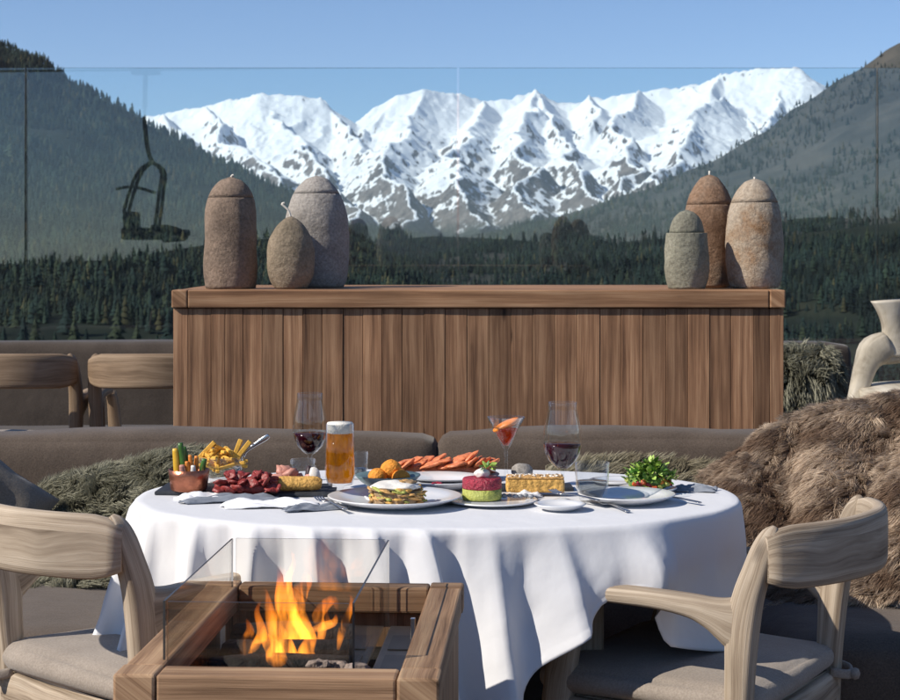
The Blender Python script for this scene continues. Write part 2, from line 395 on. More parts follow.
def np_mesh(name, V, T, mats, smooth=False, attr=None, mi=None):
    """triangles from arrays; attr = (name, Nx3 vectors per vertex)"""
    me = bpy.data.meshes.new(name)
    V = np.asarray(V, np.float32); T = np.asarray(T, np.int32); k = T.shape[1]
    me.vertices.add(len(V)); me.vertices.foreach_set('co', V.ravel())
    me.loops.add(T.size); me.loops.foreach_set('vertex_index', T.ravel())
    me.polygons.add(len(T)); me.polygons.foreach_set('loop_start', np.arange(0, T.size, k, dtype=np.int32))
    if smooth: me.polygons.foreach_set('use_smooth', np.ones(len(T), bool))
    for m in ([mats] if isinstance(mats, str) else mats): me.materials.append(MATS[m])
    if mi is not None: me.polygons.foreach_set('material_index', np.asarray(mi, np.int32))
    if attr:
        a = me.attributes.new(attr[0], 'FLOAT_VECTOR', 'POINT'); a.data.foreach_set('vector', np.asarray(attr[1], np.float32).ravel())
    me.update(calc_edges=True); me.validate()
    return me
# gradient noise on arrays
_perm = rng.permutation(4096); _gr = rng.uniform(0, 2*math.pi, 4096); _gx, _gy = np.cos(_gr), np.sin(_gr)
def gnoise(x, y):
    xi = np.floor(x).astype(int); yi = np.floor(y).astype(int); xf = x-xi; yf = y-yi
    u = xf*xf*xf*(xf*(xf*6-15)+10); v = yf*yf*yf*(yf*(yf*6-15)+10)
    def g(ix, iy, dx, dy):
        h = _perm[(_perm[ix & 4095] + iy) & 4095]
        return _gx[h]*dx + _gy[h]*dy
    a = g(xi, yi, xf, yf); b = g(xi+1, yi, xf-1, yf); c = g(xi, yi+1, xf, yf-1); d = g(xi+1, yi+1, xf-1, yf-1)
    return (a + u*(b-a) + v*(c + u*(d-c) - a - u*(b-a)))*1.5
def fbm(x, y, o=5, g=.5):
    s = 0; a = 1
    for i in range(o): s = s + a*gnoise(x*2**i + 13.7*i, y*2**i - 7.1*i); a *= g
    return s
def ridged(x, y, o=6, g=.5):
    s = 0; a = 1; wt = 1; n = 0
    for i in range(o):
        r_ = (1-np.abs(gnoise(x*2**i + 31.7*i, y*2**i + 17.3*i)))**2
        s = s + a*r_*wt; n += a; wt = np.clip(r_*1.4, 0, 1); a *= g
    return s/n
def grid_faces(nx, ny):
    i = np.arange(nx-1)[:, None]*ny + np.arange(ny-1)[None]
    return np.stack([i, i+ny, i+ny+1, i+1], -1).reshape(-1, 4)

# ------------------------------------------------------------------ terrain
def snow_mat():
    m, t, b = new_mat('snow_rock')
    geo = N(t, 'ShaderNodeNewGeometry'); sp = N(t, 'ShaderNodeSeparateXYZ'); L(t, geo.outputs['Normal'], sp.inputs[0])
    pos = N(t, 'ShaderNodeSeparateXYZ'); L(t, geo.outputs['Position'], pos.inputs[0])
    n1 = N(t, 'ShaderNodeTexNoise', i_Scale=.006, i_Detail=8.0, i_Roughness=.66); L(t, geo.outputs['Position'], n1.inputs['Vector'])
    n2 = N(t, 'ShaderNodeTexNoise', i_Scale=.022, i_Detail=8.0, i_Roughness=.74); L(t, geo.outputs['Position'], n2.inputs['Vector'])
    # snow lies where the slope is gentle, blown off the steep faces
    a = N(t, 'ShaderNodeMath', operation='MULTIPLY_ADD', i_1=.36); L(t, n1.outputs['Fac'], a.inputs[0]); L(t, sp.outputs[2], a.inputs[2])
    a2 = N(t, 'ShaderNodeMath', operation='MULTIPLY_ADD', i_1=.5); L(t, n2.outputs['Fac'], a2.inputs[0]); L(t, a.outputs[0], a2.inputs[2])
    alt = N(t, 'ShaderNodeMapRange', i_1=80.0, i_2=600.0, i_3=-.2, i_4=.2); L(t, pos.outputs[2], alt.inputs[0])
    cm = N(t, 'ShaderNodeMapping'); cm.inputs['Scale'].default_value = (.034, .007, .007); L(t, geo.outputs['Position'], cm.inputs[0])   # couloirs run down the fall line
    cn = N(t, 'ShaderNodeTexNoise', i_Scale=1.0, i_Detail=6.0, i_Roughness=.65); L(t, cm.outputs[0], cn.inputs['Vector'])
    a4 = N(t, 'ShaderNodeMath', operation='MULTIPLY_ADD', i_1=.9); L(t, cn.outputs['Fac'], a4.inputs[0]); L(t, a2.outputs[0], a4.inputs[2])
    a3 = N(t, 'ShaderNodeMath', operation='ADD'); L(t, a4.outputs[0], a3.inputs[0]); L(t, alt.outputs[0], a3.inputs[1])
    r = ramp(t, [(.0, (0, 0, 0)), (1, (1, 1, 1))])
    mr = N(t, 'ShaderNodeMapRange', i_1=1.535, i_2=1.605); L(t, a3.outputs[0], mr.inputs[0])
    rk = ramp(t, [(.36, (.06, .055, .056)), (.62, (.2, .175, .16))]); L(t, n2.outputs['Fac'], rk.inputs[0])
    mx = N(t, 'ShaderNodeMix', data_type='RGBA'); L(t, mr.outputs[0], mx.inputs['Factor']); L(t, rk.outputs[0], mx.inputs[6]); mx.inputs[7].default_value = (.86, .88, .91, 1)
    # tree line low down
    tl = N(t, 'ShaderNodeMath', operation='MULTIPLY_ADD', i_1=110.0); L(t, n1.outputs['Fac'], tl.inputs[0]); L(t, pos.outputs[2], tl.inputs[2])
    tm = N(t, 'ShaderNodeMapRange', i_1=108.0, i_2=150.0); L(t, tl.outputs[0], tm.inputs[0])
    m3 = N(t, 'ShaderNodeMix', data_type='RGBA'); L(t, tm.outputs[0], m3.inputs['Factor']); m3.inputs[6].default_value = (.03, .038, .032, 1); L(t, mx.outputs[2], m3.inputs[7])
    L(t, m3.outputs[2], b.inputs['Base Color']); b.inputs['Roughness'].default_value = .85; b.inputs['Specular IOR Level'].default_value = .1
    bp = N(t, 'ShaderNodeBump', i_Strength=.6, i_Distance=16.0); L(t, n2.outputs['Fac'], bp.inputs['Height']); L(t, bp.outputs[0], b.inputs['Normal'])
snow_mat()
def soil_mat(name, c1, c2, c3, s=.02):
    m, t, b = new_mat(name)
    geo = N(t, 'ShaderNodeNewGeometry')
    n1 = N(t, 'ShaderNodeTexNoise', i_Scale=s, i_Detail=9.0, i_Roughness=.68); L(t, geo.outputs['Position'], n1.inputs['Vector'])
    r = ramp(t, [(.35, c1), (.5, c2), (.66, c3)]); L(t, n1.outputs['Fac'], r.inputs[0]); L(t, r.outputs[0], b.inputs['Base Color'])
    b.inputs['Roughness'].default_value = .95; b.inputs['Specular IOR Level'].default_value = .1
soil_mat('forest_floor', (.012, .016, .012), (.02, .025, .017), (.036, .036, .024))
soil_mat('dry_slope', (.032, .035, .032), (.055, .056, .05), (.085, .08, .068), .012)
soil_mat('valley_ground', (.03, .04, .02), (.05, .06, .03), (.09, .08, .05), .004)
m, t, b = new_mat('needles')
at = N(t, 'ShaderNodeAttribute', attribute_name='tint'); L(t, at.outputs['Vector'], b.inputs['Base Color']); b.inputs['Roughness'].default_value = .85; b.inputs['Specular IOR Level'].default_value = .15
plain('bark', (.06, .042, .03), .9, .2, noise=.3)

def curve_at(ctrl, dist):
    c = np.array(ctrl, float); return (c[:, 0]-CX)/F*dist, HC+(CY-c[:, 1])/F*dist
def smooth_interp(x, xs, ys):
    # piecewise cubic through the points (monotone enough for a skyline)
    i = np.clip(np.searchsorted(xs, x)-1, 0, len(xs)-2)
    t_ = np.clip((x-xs[i])/(xs[i+1]-xs[i]), 0, 1); s_ = t_*t_*(3-2*t_)
    return ys[i] + (ys[i+1]-ys[i])*(.55*t_+.45*s_)

# far range: main crest about 8.5 km away and a lower shoulder range in front of it
MX, MZ = curve_at([(-500, 200), (-100, 150), (60, 128), (165, 114), (205, 106), (262, 97), (300, 99), (322, 101), (342, 120), (356, 125), (376, 110), (398, 98), (428, 91), (462, 93), (484, 100), (510, 96), (536, 89), (560, 98), (590, 95), (622, 93), (660, 89), (700, 84), (722, 74), (742, 70), (772, 70), (796, 71), (812, 86), (840, 110), (900, 140), (1400, 190)], 8500)
# arêtes: the crest and the spurs that run down from its summits; faces fall away from them on both sides
RIDGES = [[P(*q) for q in r_] for r_ in [
    [(262, 97, 8500), (300, 138, 7800), (326, 172, 7000), (340, 205, 6300), (352, 232, 5700)],
    [(205, 106, 8400), (225, 136, 7600), (262, 164, 6900), (290, 195, 6200), (300, 226, 5700)],
    [(322, 101, 8500), (372, 150, 7600), (388, 148, 7200), (396, 182, 6500), (408, 222, 5800)],
    [(428, 91, 8500), (404, 132, 7800), (388, 148, 7200)],
    [(484, 100, 8500), (470, 136, 7600), (452, 152, 7100), (468, 192, 6300), (476, 228, 5700)],
    [(536, 89, 8500), (552, 128, 7800), (580, 164, 7000), (596, 196, 6200), (606, 226, 5700)],
    [(536, 89, 8500), (514, 132, 7600), (530, 166, 6900), (520, 202, 6100), (530, 230, 5600)],
    [(640, 90, 8500), (622, 130, 7600), (640, 166, 6800), (634, 200, 6100), (650, 226, 5600)],
    [(722, 74, 8600), (690, 112, 7700), (684, 148, 7000), (668, 186, 6200), (690, 216, 5700)],
    [(790, 70, 8600), (768, 112, 7900), (744, 146, 7200), (752, 190, 6400)],
    [(165, 114, 8400), (182, 152, 7400), (202, 184, 6600), (215, 220, 5900)],
    [(60, 128, 8400), (100, 170, 7200), (120, 215, 6200)], [(900, 140, 8500), (860, 185, 7200), (850, 220, 6200)],
    [(398, 98, 8500), (356, 146, 7900)], [(590, 95, 8500), (600, 122, 7900)], [(690, 86, 8500), (740, 122, 7900)]]]
cy_ = 8500 + 150*np.sin(MX/420) ; RIDGES.append([np.array([x, y, z]) for x, y, z in zip(MX, cy_, MZ)])
def far_h(X, Y):
    wx = X + 75*fbm(X/520, Y/520, 5, .45); wy = Y + 75*fbm(X/520+9, Y/520+4, 5, .45)
    crest = (Y > 8150) & (Y < 8850); wx = np.where(crest, .75*X+.25*wx, wx)
    h = np.full(X.shape, -60.)
    for pts in RIDGES:
        for p0, p1 in zip(pts[:-1], pts[1:]):
            d_ = p1[:2]-p0[:2]; l2 = (d_**2).sum(); t_ = np.clip(((wx-p0[0])*d_[0]+(wy-p0[1])*d_[1])/l2, 0, 1)
            dist = np.hypot(wx-p0[0]-t_*d_[0], wy-p0[1]-t_*d_[1])
            h = np.maximum(h, p0[2]+(p1[2]-p0[2])*t_ - .52*dist - 38*(1-np.exp(-dist/55)))
    rel = np.clip((h+60)/500, 0, 1)
    h = h - (14+22*rel)*(1-ridged(wx/150, wy/260, 6, .6))*np.where(crest, .4, 1) + 10 + 3*fbm(X/35, Y/35, 2)
    return h
gx = np.concatenate([np.linspace(-5200, -2700, 60, endpoint=False), np.linspace(-2700, 2700, 640, endpoint=False), np.linspace(2700, 5600, 60)]); gy = np.concatenate([np.linspace(4700, 8600, 420), np.linspace(8640, 11500, 40)])
X, Y = np.meshgrid(gx, gy, indexing='ij'); Z = far_h(X, Y)
tag(link('mountain_range', np_mesh('mountain_range', np.stack([X, Y, Z], -1).reshape(-1, 3), grid_faces(len(gx), len(gy)), 'snow_rock', True)), kind='structure')

class Hill:
    flip = False
    def __init__(s, ctrl, dR, dF, zF, pw, amp, wl, back=.5):
        s.xs, s.zs = curve_at(ctrl, dR); s.dR, s.dF, s.zF, s.pw, s.amp, s.wl, s.back = dR, dF, zF, pw, amp, wl, back
    def h(s, X, Y):
        zr = smooth_interp(X, s.xs, s.zs)
        t_ = np.clip((s.dR-Y)/(s.dR-s.dF), 0, 1)
        t_ = t_**s.pw
        z = zr*(1-t_) + s.zF*t_
        z = np.where(Y > s.dR, zr-(Y-s.dR)*s.back, z)
        return z + s.amp*fbm(X/s.wl, Y/s.wl, 5)*np.clip(.25+np.abs(Y-s.dR)/(.25*s.dR), 0, 1)
    def build(s, name, mat, x0, x1, y1, n=(160, 160)):
        gx = np.linspace(x0, x1, n[0]); gy = np.linspace(s.dF, y1, n[1]); X, Y = np.meshgrid(gx, gy, indexing='ij')
        return tag(link(name, np_mesh(name, np.stack([X, Y, s.h(X, Y)], -1).reshape(-1, 3), grid_faces(*n), mat, True)), kind='structure')

mid = Hill([(-500, 240), (0, 232), (200, 229), (330, 224), (400, 228), (450, 236), (520, 226), (600, 214), (680, 209), (760, 206), (900, 214), (1400, 200)], 3900, 2300, -60, .8, 26, 420)
right = Hill([(200, 330), (420, 262), (550, 218), (640, 190), (700, 164), (760, 134), (800, 104), (850, 71), (900, 40), (1100, -50), (1500, -150)], 2600, 900, -60, .85, 16, 260)
low = Hill([(300, 340), (480, 296), (600, 268), (700, 250), (785, 233), (880, 222), (1000, 196), (1500, 120)], 1150, 420, -75, .9, 6, 120)
left = Hill([(-900, -200), (-200, -30), (0, 44), (38, 60), (75, 82), (120, 106), (165, 134), (230, 166), (290, 196), (340, 228), (400, 262), (450, 292), (540, 340), (700, 380)], 1700, 380, -40, .85, 10, 150)
mid.build('foothills', 'forest_floor', -2600, 2600, 5200)
right.build('bare_hillside', 'dry_slope', -600, 2200, 3200)
low.build('wooded_slope', 'forest_floor', -220, 900, 1500)
left.build('forest_hillside', 'forest_floor', -1300, 260, 2200)
gm = MB(); gm.add([(-13000, -13000, -120), (13000, -13000, -120), (13000, 13000, -120), (-13000, 13000, -120)], [(0, 1, 2, 3)])
tag(link('ground', gm.mesh('ground', 'valley_ground')), kind='structure')

bx = np.linspace(-1600, 1600, 200); by = np.linspace(-900, -120, 60)
def back_h(X, Y):
    t_ = np.clip((-Y-120)/600, 0, 1); r_ = smooth_interp(X, np.array([-1700., -500, -330, -200, -60, 60, 120, 170, 260, 420, 1700]), np.array([30., 8, -5, -8, 0, 5, 6, 10, 16, 24, 64]))
    return -50 + (r_+50)*t_**.7 + 7*fbm(X/120, Y/120, 4)
X, Y = np.meshgrid(bx, by, indexing='ij')
tag(link('rear_slope', np_mesh('rear_slope', np.stack([X, Y, back_h(X, Y)], -1).reshape(-1, 3), grid_faces(200, 60), 'forest_floor', True)), kind='structure')

def conifer_template(tiers, sides, seed):
    r_ = random.Random(seed); V = []; T = []
    for i in range(tiers):
        f = i/tiers; zb = .1+.72*f; zt = min(1, zb+.9/tiers*(1.05+.3*(1-f)))
        rad = .19*(1-f)**.85+.018
        o = len(V); V.append((r_.uniform(-.01, .01), r_.uniform(-.01, .01), zt))
        for k in range(sides):
            a = 2*math.pi*(k+r_.uniform(-.25, .25))/sides + i*.6; q = rad*r_.uniform(.62, 1.2)
            V.append((q*math.cos(a), q*math.sin(a), zb+r_.uniform(-.035, .03)))
        for k in range(sides): T.append((o, o+1+k, o+1+(k+1) % sides))
    return np.array(V), np.array(T)
TPL = [conifer_template(4, 7, i) for i in range(5)]
TPLF = [conifer_template(3, 5, i) for i in range(4)]
def tints(n, kind):
    base = np.array([(.012, .022, .018), (.018, .029, .019), (.028, .036, .02), (.055, .05, .024), (.01, .019, .017)])
    pr = {'left': [.3, .3, .2, .06, .14], 'dark': [.42, .2, .06, .02, .3], 'dry': [.25, .25, .2, .2, .1]}[kind]
    return base[rng.choice(5, n, p=pr)]*rng.uniform(.75, 1.25, (n, 1))
def forest(name, label, pos, hts, kind, far=False):
    tp = TPLF if far else TPL
    Vs, Ts, As = [], [], []; off = 0
    which = rng.integers(0, len(tp), len(pos)); sc_ = 60. if not far else 200.
    pn = fbm(pos[:, 0]/sc_+3, pos[:, 1]/sc_, 3); ti = tints(len(pos), kind)*np.clip(1+.7*pn, .45, 2)[:, None]; hts = hts*np.clip(1+.45*fbm(pos[:, 0]/25, pos[:, 1]/25+8, 2), .5, 1.7)
    for q, (V, T) in enumerate(tp):
        idx = np.where(which == q)[0]; n = len(idx)
        if not n: continue
        a = rng.uniform(0, 6.28, n); c, s_ = np.cos(a)[:, None], np.sin(a)[:, None]
        wd = rng.uniform(.75, 1.35, n)[:, None]*hts[idx][:, None]
        X = (V[None, :, 0]*c - V[None, :, 1]*s_)*wd; Y = (V[None, :, 0]*s_ + V[None, :, 1]*c)*wd; Zz = V[None, :, 2]*hts[idx][:, None]
        pt = np.stack([X, Y, Zz], -1) + pos[idx][:, None]
        Vs.append(pt.reshape(-1, 3)); Ts.append((T[None] + (np.arange(n)*len(V))[:, None, None] + off).reshape(-1, 3))
        As.append(np.repeat(ti[idx], len(V), 0)); off += n*len(V)
    return tag(link(name, np_mesh(name, np.concatenate(Vs), np.concatenate(Ts), 'needles', attr=('tint', np.concatenate(As)))), label, 'forest', kind='stuff')
def scatter(hill, n, x0, x1, y0, y1, px0=-160, px1=1060, gaps=0., gl=120.):
    X = rng.uniform(x0, x1, n); Y = y0 + (y1-y0)*rng.uniform(0, 1, n)**1.2
    px = CX + X/Y*F; k = (px > px0) & (px < px1)
    if gaps: k &= fbm(X/gl, Y/gl, 4) > gaps
    X, Y = X[k], Y[k]
    return np.stack([X, Y, hill.h(X, Y)-.6], -1)
p = scatter(left, 60000, -700, 150, 620, 1740, gaps=-.55, gl=90); forest('hillside_forest', 'dense conifer forest covering the steep hillside', p, rng.uniform(5, 11, len(p)), 'left')
p = scatter(low, 22000, -150, 520, 560, 1170, gaps=-.5); forest('slope_forest', 'dark conifer wood below the bare hillside', p, rng.uniform(5, 11, len(p)), 'dark')
p = scatter(right, 60000, -600, 1300, 1000, 2620, gaps=-.6, gl=240); p = p[(p[:, 2] < 30+25*fbm(p[:, 0]/150, p[:, 1]/150, 3)) | (rng.uniform(0, 1, len(p)) < .08)]; forest('lower_woods', 'dark woods along the foot of the bare grey hillside', p, rng.uniform(7, 13, len(p)), 'dark', True)
p = scatter(right, 26000, -500, 1300, 1300, 2620, gaps=-.12, gl=240); forest('scattered_woods', 'sparse scrubby trees on the bare grey hillside', p, rng.uniform(5, 10, len(p)), 'dry', True)
p = scatter(mid, 50000, -1500, 1500, 2450, 3950, gaps=-.25, gl=500); forest('foothill_forest', 'distant dark woods on the foothills below the snow', p, rng.uniform(8, 15, len(p)), 'dark', True)

X = rng.uniform(-420, 420, 5200); Y = rng.uniform(-880, -300, 5200); forest('rear_forest', 'conifer wood behind the terrace, mirrored in the glass', np.stack([X, Y, back_h(X, Y)-.5], -1), rng.uniform(3, 6.5, 5200), 'left', True)
# the nearest conifers below the terrace, one by one
def pine(seed, kind):
    r_ = random.Random(seed); V, T = [], []
    tiers = 9; sides = 11
    for i in range(tiers):
        f = i/tiers; zb = .1+.78*f; zt = min(1, zb+.2*(1-.35*f)); rad = .2*(1-f)**.9+.015; o = len(V)
        V.append((0, 0, zt))
        for k in range(sides):
            a = 2*math.pi*(k+r_.uniform(-.3, .3))/sides+i; q = rad*(1.2 if k % 2 else .55)*r_.uniform(.75, 1.1)
            V.append((q*math.cos(a), q*math.sin(a), zb+r_.uniform(-.03, .02)-(.02 if k % 2 else -.01)))
        for k in range(sides): T.append((o, o+1+k, o+1+(k+1) % sides))
    V = np.array(V); ti = tints(1, kind)
    return np_mesh('crown', V, np.array(T), 'needles', attr=('tint', np.repeat(ti, len(V), 0)*rng.uniform(.85, 1.15, (len(V), 1))))
crowns = [pine(i, 'left') for i in range(6)]
tm = MB(); tm.lathe([(.02, 0), (.016, .3), (.008, .8), (.002, .98)], 6); trunk_me = tm.mesh('trunk', 'bark', True)
cnt = 0
for (px0, px1, y0, y1, n, hill, lab, grp) in [(-20, 330, 430, 640, 46, left, 'tall conifer among those just below the terrace under the forested hillside', 'conifers below the forested hillside'),
                                               (690, 940, 430, 600, 26, low, 'tall dark conifer among those just below the terrace under the bare hillside', 'conifers below the bare hillside')]:
    for i in range(n):
        Y = y0+(y1-y0)*(i+.5)/n; px = px0+(px1-px0)*((i*.618) % 1); X = (px-CX)/F*Y
        z = float(hill.h(np.array([X]), np.array([Y]))[0]); h = random.uniform(8, 14)*(1 if i % 3 else 1.25)
        e = empty('pine_tree', (X, Y, z-.5), lab, 'tree', grp, random.uniform(0, 6)); e.scale = (h, h, h)
        link('crown', crowns[cnt % 6], e); link('trunk', trunk_me, e); cnt += 1

# ------------------------------------------------------------------ terrace deck and glass windbreak
dm = MB(); dm.box((0, 1.5, -.19), (19, 16.4, .3))
deck = tag(link('terrace_deck', dm.mesh('terrace_deck', 'deck_wood')), kind='structure')
pm = MB(); pm.box((0, 0, 0), (18.9, .135, .03)); plank_me = pm.mesh('plank', 'deck_wood')
for i in range(115):
    link('plank', plank_me, deck, .003, loc=(0, -6.5+i*.142, -.0155))

GY = 9.0
gw = empty('glass_windbreak', (0, GY, 0), 'tall frameless glass windbreak along the terrace edge in front of the mountains', 'windbreak')
jx = [(26-432*2-CX)/F*GY, (26-432-CX)/F*GY, (26-CX)/F*GY, (458-CX)/F*GY, (877-CX)/F*GY, (877+432-CX)/F*GY, (877+432*2-CX)/F*GY]
GT = HC+(CY-68)/F*GY
for a, b_ in zip(jx[:-1], jx[1:]):
    gmb = MB(); c = ((a+b_)/2, 0, GT/2+.03); s_ = (b_-a-.012, .014, GT-.06)
    hx, hy, hz = s_[0]/2, s_[1]/2, s_[2]/2
    # one reflecting sheet (both faces of the laminate) with polished dark edges
    gmb.add([(c[0]-hx, -hy, c[2]-hz), (c[0]+hx, -hy, c[2]-hz), (c[0]+hx, -hy, c[2]+hz), (c[0]-hx, -hy, c[2]+hz),
             (c[0]-hx, hy, c[2]-hz), (c[0]+hx, hy, c[2]-hz), (c[0]+hx, hy, c[2]+hz), (c[0]-hx, hy, c[2]+hz)],
            [(0, 1, 2, 3), (5, 4, 7, 6)], None, 0)
    gmb.add(gmb.v[:8], [(3, 2, 6, 7), (0, 3, 7, 4), (1, 5, 6, 2), (0, 4, 5, 1)], None, 1)
    link('pane', gmb.mesh('pane', ['railing_glass', 'glass_edge']), gw)
sm = MB(); sm.box((0, 0, .035), (jx[-1]-jx[0], .06, .07)); link('base_channel', sm.mesh('base_channel', 'dark_metal'), gw, .004)

# ------------------------------------------------------------------ chairlift behind the terrace (seen only as a reflection in the glass)
LY = -25.0; VD = 2*GY - LY
def V_(px, py): return Vector(((px-CX)/F*VD, LY, HC+(CY-py)/F*VD))
lc = V_(146, 70)
cb = MB(); cb.sweep([(-60, LY, lc.z+.9), (-20, LY, lc.z+.1), (lc.x, LY, lc.z), (20, LY, lc.z+.5), (60, LY, lc.z+1.6)], (.06, .06), k=6)
tag(link('lift_cable', cb.mesh('lift_cable', 'dark_metal', True)), 'steel haulage cable of the chairlift reflected in the glass', 'cable')
for sx in (-60, 60):
    tw = empty('lift_tower', (sx, LY, 0), 'steel chairlift tower carrying the haulage cable on its ' + ('downhill' if sx < 0 else 'uphill') + ' side', 'lift tower', 'chairlift towers')
    q = MB(); q.lathe([(.5, -30), (.3, lc.z+.9)], 12); link('mast', q.mesh('mast', 'dark_metal', True), tw)
    q = MB(); q.box((0, 0, lc.z+1.0 + (0 if sx < 0 else .7)), (.35, 3, .3)); link('crossarm', q.mesh('crossarm', 'dark_metal'), tw, .02)
ch = empty('lift_chair', lc, 'empty dark chairlift chair hanging from the cable, reflected in the glass', 'chairlift chair')
def rel(px, py, dy=0): return V_(px, py)-lc+Vector((0, dy, 0))
q = MB(); q.sweep([rel(146, 70), rel(145, 95), rel(145, 125), rel(148, 150), rel(152, 162)], (.11, .11), k=8); link('hanger', q.mesh('hanger', 'dark_metal', True), ch)
q = MB(); q.box(rel(146, 70), (.7, .25, .25)); link('grip', q.mesh('grip', 'dark_metal'), ch, .03)
for dy in (-.3, .3):
    q = MB(); q.sweep([rel(152, 162, dy*.2), rel(140, 172, dy*.8), rel(132, 192, dy), rel(126, 215, dy), rel(130, 230, dy)], (.085, .085), k=8)
    q.sweep([rel(152, 162, dy*.2), rel(163, 172, dy*.8), rel(161, 195, dy), rel(157, 228, dy)], (.085, .085), k=8); link('side_frame', q.mesh('side_frame', 'dark_metal', True), ch)
q = MB(); q.box(rel(146, 234), (1.1, .8, .3)); q.box(rel(132, 224), (.3, .8, .6)); q.box(rel(172, 233), (.8, .8, .16)); link('seat', q.mesh('seat', 'dark_metal'), ch, .05)
q = MB(); q.sweep([rel(155, 228, .6), rel(172, 228, .5), rel(184, 233, .3), rel(182, 238, -.3), rel(160, 240, -.5)], (.14, .14), k=8); link('footrest', q.mesh('footrest', 'dark_metal', True), ch)
q = MB(); q.sweep([rel(122, 190, .7), rel(134, 187, 0), rel(150, 192, -.7)], (.07, .07), k=8); link('safety_bar', q.mesh('safety_bar', 'dark_metal', True), ch)

# ------------------------------------------------------------------ planter
PD = 5.1                                   # its front face
pl = P(173, 290, PD); prt = P(784, 290, PD); PZ = pl[2]
PX0, PX1 = pl[0], prt[0]; PW = PX1-PX0; PB = PD+.78
LIDH = 18/F*PD
pe = empty('timber_planter', ((PX0+PX1)/2, PD, 0), 'long brown timber box clad in upright boards with six stone lanterns on top', 'planter')
cx = (PX0+PX1)/2
q = MB(); q.box((0, .39, (PZ-LIDH)/2), (PW-.05, .72, PZ-LIDH-.01)); link('core', q.mesh('core', 'dark_metal'), pe)
edges = [173, 188, 211, 225, 243, 262, 283, 303, 322, 343, 363, 382, 402, 424, 445, 467, 489, 511, 533, 555, 577, 600, 621, 643, 666, 688, 710, 731, 754, 770, 784]
for i, (a, b_) in enumerate(zip(edges[:-1], edges[1:])):
    x0, x1 = (a-CX)/F*PD-cx, (b_-CX)/F*PD-cx
    q = MB(); h = PZ-LIDH-.002; q.box((0, 0, h/2), (x1-x0-.0012, .024, h))
    link('board', q.mesh('board', 'planter_board'), pe, .0011, loc=((x0+x1)/2, .0145+random.uniform(-.0012, .0012), 0))
nb = 6
for sx in (-1, 1):
    for i in range(nb):
        wdt = .74/nb; q = MB(); q.box((0, 0, h/2), (.024, wdt-.003, h)); link('board', q.mesh('board', 'planter_board'), pe, .002, loc=(sx*(PW/2-.0125), .036+wdt*(i+.5), 0))
for sx0, sx1 in ((-.0, .034), (.036, 1.0)):   # front beam: a short mitred end and the long beam
    pass
ew = 15/F*PD
for x0, x1 in ((PX0-cx-.004, PX0-cx+ew), (PX0-cx+ew, PX1-cx-ew), (PX1-cx-ew, PX1-cx+.004)):
    q = MB(); q.box((0, 0, 0), (x1-x0-.0015, .11, LIDH)); link('beam', q.mesh('beam', 'planter_beam'), pe, .004, loc=((x0+x1)/2, .045, PZ-LIDH/2))
for i in range(4):
    q = MB(); dd = .67/4; q.box((0, 0, 0), (PW+.002, dd-.004, .04)); link('top_board', q.mesh('top_board', 'planter_beam'), pe, .003, loc=(0, .1025+dd*(i+.5), PZ-.0215))
q = MB(); q.box((0, 0, 0), (PW-.06, .1, LIDH-.045)); link('rear_beam', q.mesh('rear_beam', 'planter_beam'), pe, .003, loc=(0, .7, PZ-.045-(LIDH-.045)/2))

# ------------------------------------------------------------------ stone lanterns on the planter
def stone(px0, px1, py0, d, mat, label, cut=None, wick=None, lean=0, prof=None, seed=0, step=0):
    z0 = PZ+.0005; rad = (px1-px0)/2/F*d; top = HC-(py0-CY)/F*d; H = top-z0
    e = empty('stone_lantern', ((((px0+px1)/2)-CX)/F*d, d, z0), label, 'stone lantern', 'stone lanterns on the planter')
    prof = prof or [(0, .80), (.05, .92), (.2, .985), (.4, 1.0), (.55, .985), (.68, .93), (.8, .8), (.89, .62), (.95, .42), (.985, .22), (1, 0)]
    zs = np.linspace(0, 1, 40); zs = np.concatenate([zs[zs < .97], 1-.03*(1-np.linspace(0, 1, 8))**2])
    rs = np.interp(zs, [p_[0] for p_ in prof], [p_[1] for p_ in prof])
    ker = np.array([1, 2, 3, 2, 1])/9.; rp = np.convolve(np.pad(rs, 2, mode='edge'), ker, 'valid'); rp[-1] = .001
    seg = 40; r_ = np.random.default_rng(seed); ph = r_.uniform(0, 50, 2)
    def body(sel, name, smooth=True, gap=0):
        zz = zs[sel]; rr_ = rp[sel]; vs = []; q = MB()
        for z, r0 in zip(zz, rr_):
            for k in range(seg):
                a = 2*math.pi*k/seg
                g = 1 + .045*float(fbm(np.array([math.cos(a)*1.1+ph[0]+z*1.3]), np.array([math.sin(a)*1.1+ph[1]+z*2.2]), 4)[0])
                vs.append((r0*rad*g*math.cos(a)+lean*z*H, r0*rad*g*math.sin(a)*.92, z*H+gap))
        n_ = len(zz); fs = [(i*seg+k, i*seg+(k+1) % seg, (i+1)*seg+(k+1) % seg, (i+1)*seg+k) for i in range(n_-1) for k in range(seg)]
        fs.append(tuple(range(seg-1, -1, -1))); fs.append(tuple((n_-1)*seg+k for k in range(seg)))
        q.add(vs, fs); o = link(name, q.mesh(name, mat, True), e)
        return o
    if cut is None: body(slice(None), 'body')
    else:
        cz = 1-(cut-py0)/((HC-z0)/d*F+CY-py0)
        kk = int(np.searchsorted(zs, cz)); zs[kk] = cz; rp[kk] = np.interp(cz, zs[[kk-1, kk+1]], rp[[kk-1, kk+1]])
        body(slice(0, kk+1), 'body'); ld = body(slice(kk, None), 'lid', gap=.0008)
        if step: ld.scale = (step, step, 1)
    if wick:
        q = MB(); q.sweep([Vector((lean*H, 0, H-.006))] + [Vector((lean*H+dx/F*d, 0, H+dz/F*d)) for dx, dz in wick], (.006, .006), k=6); link('wick', q.mesh('wick', 'wick', True), e)
    return e
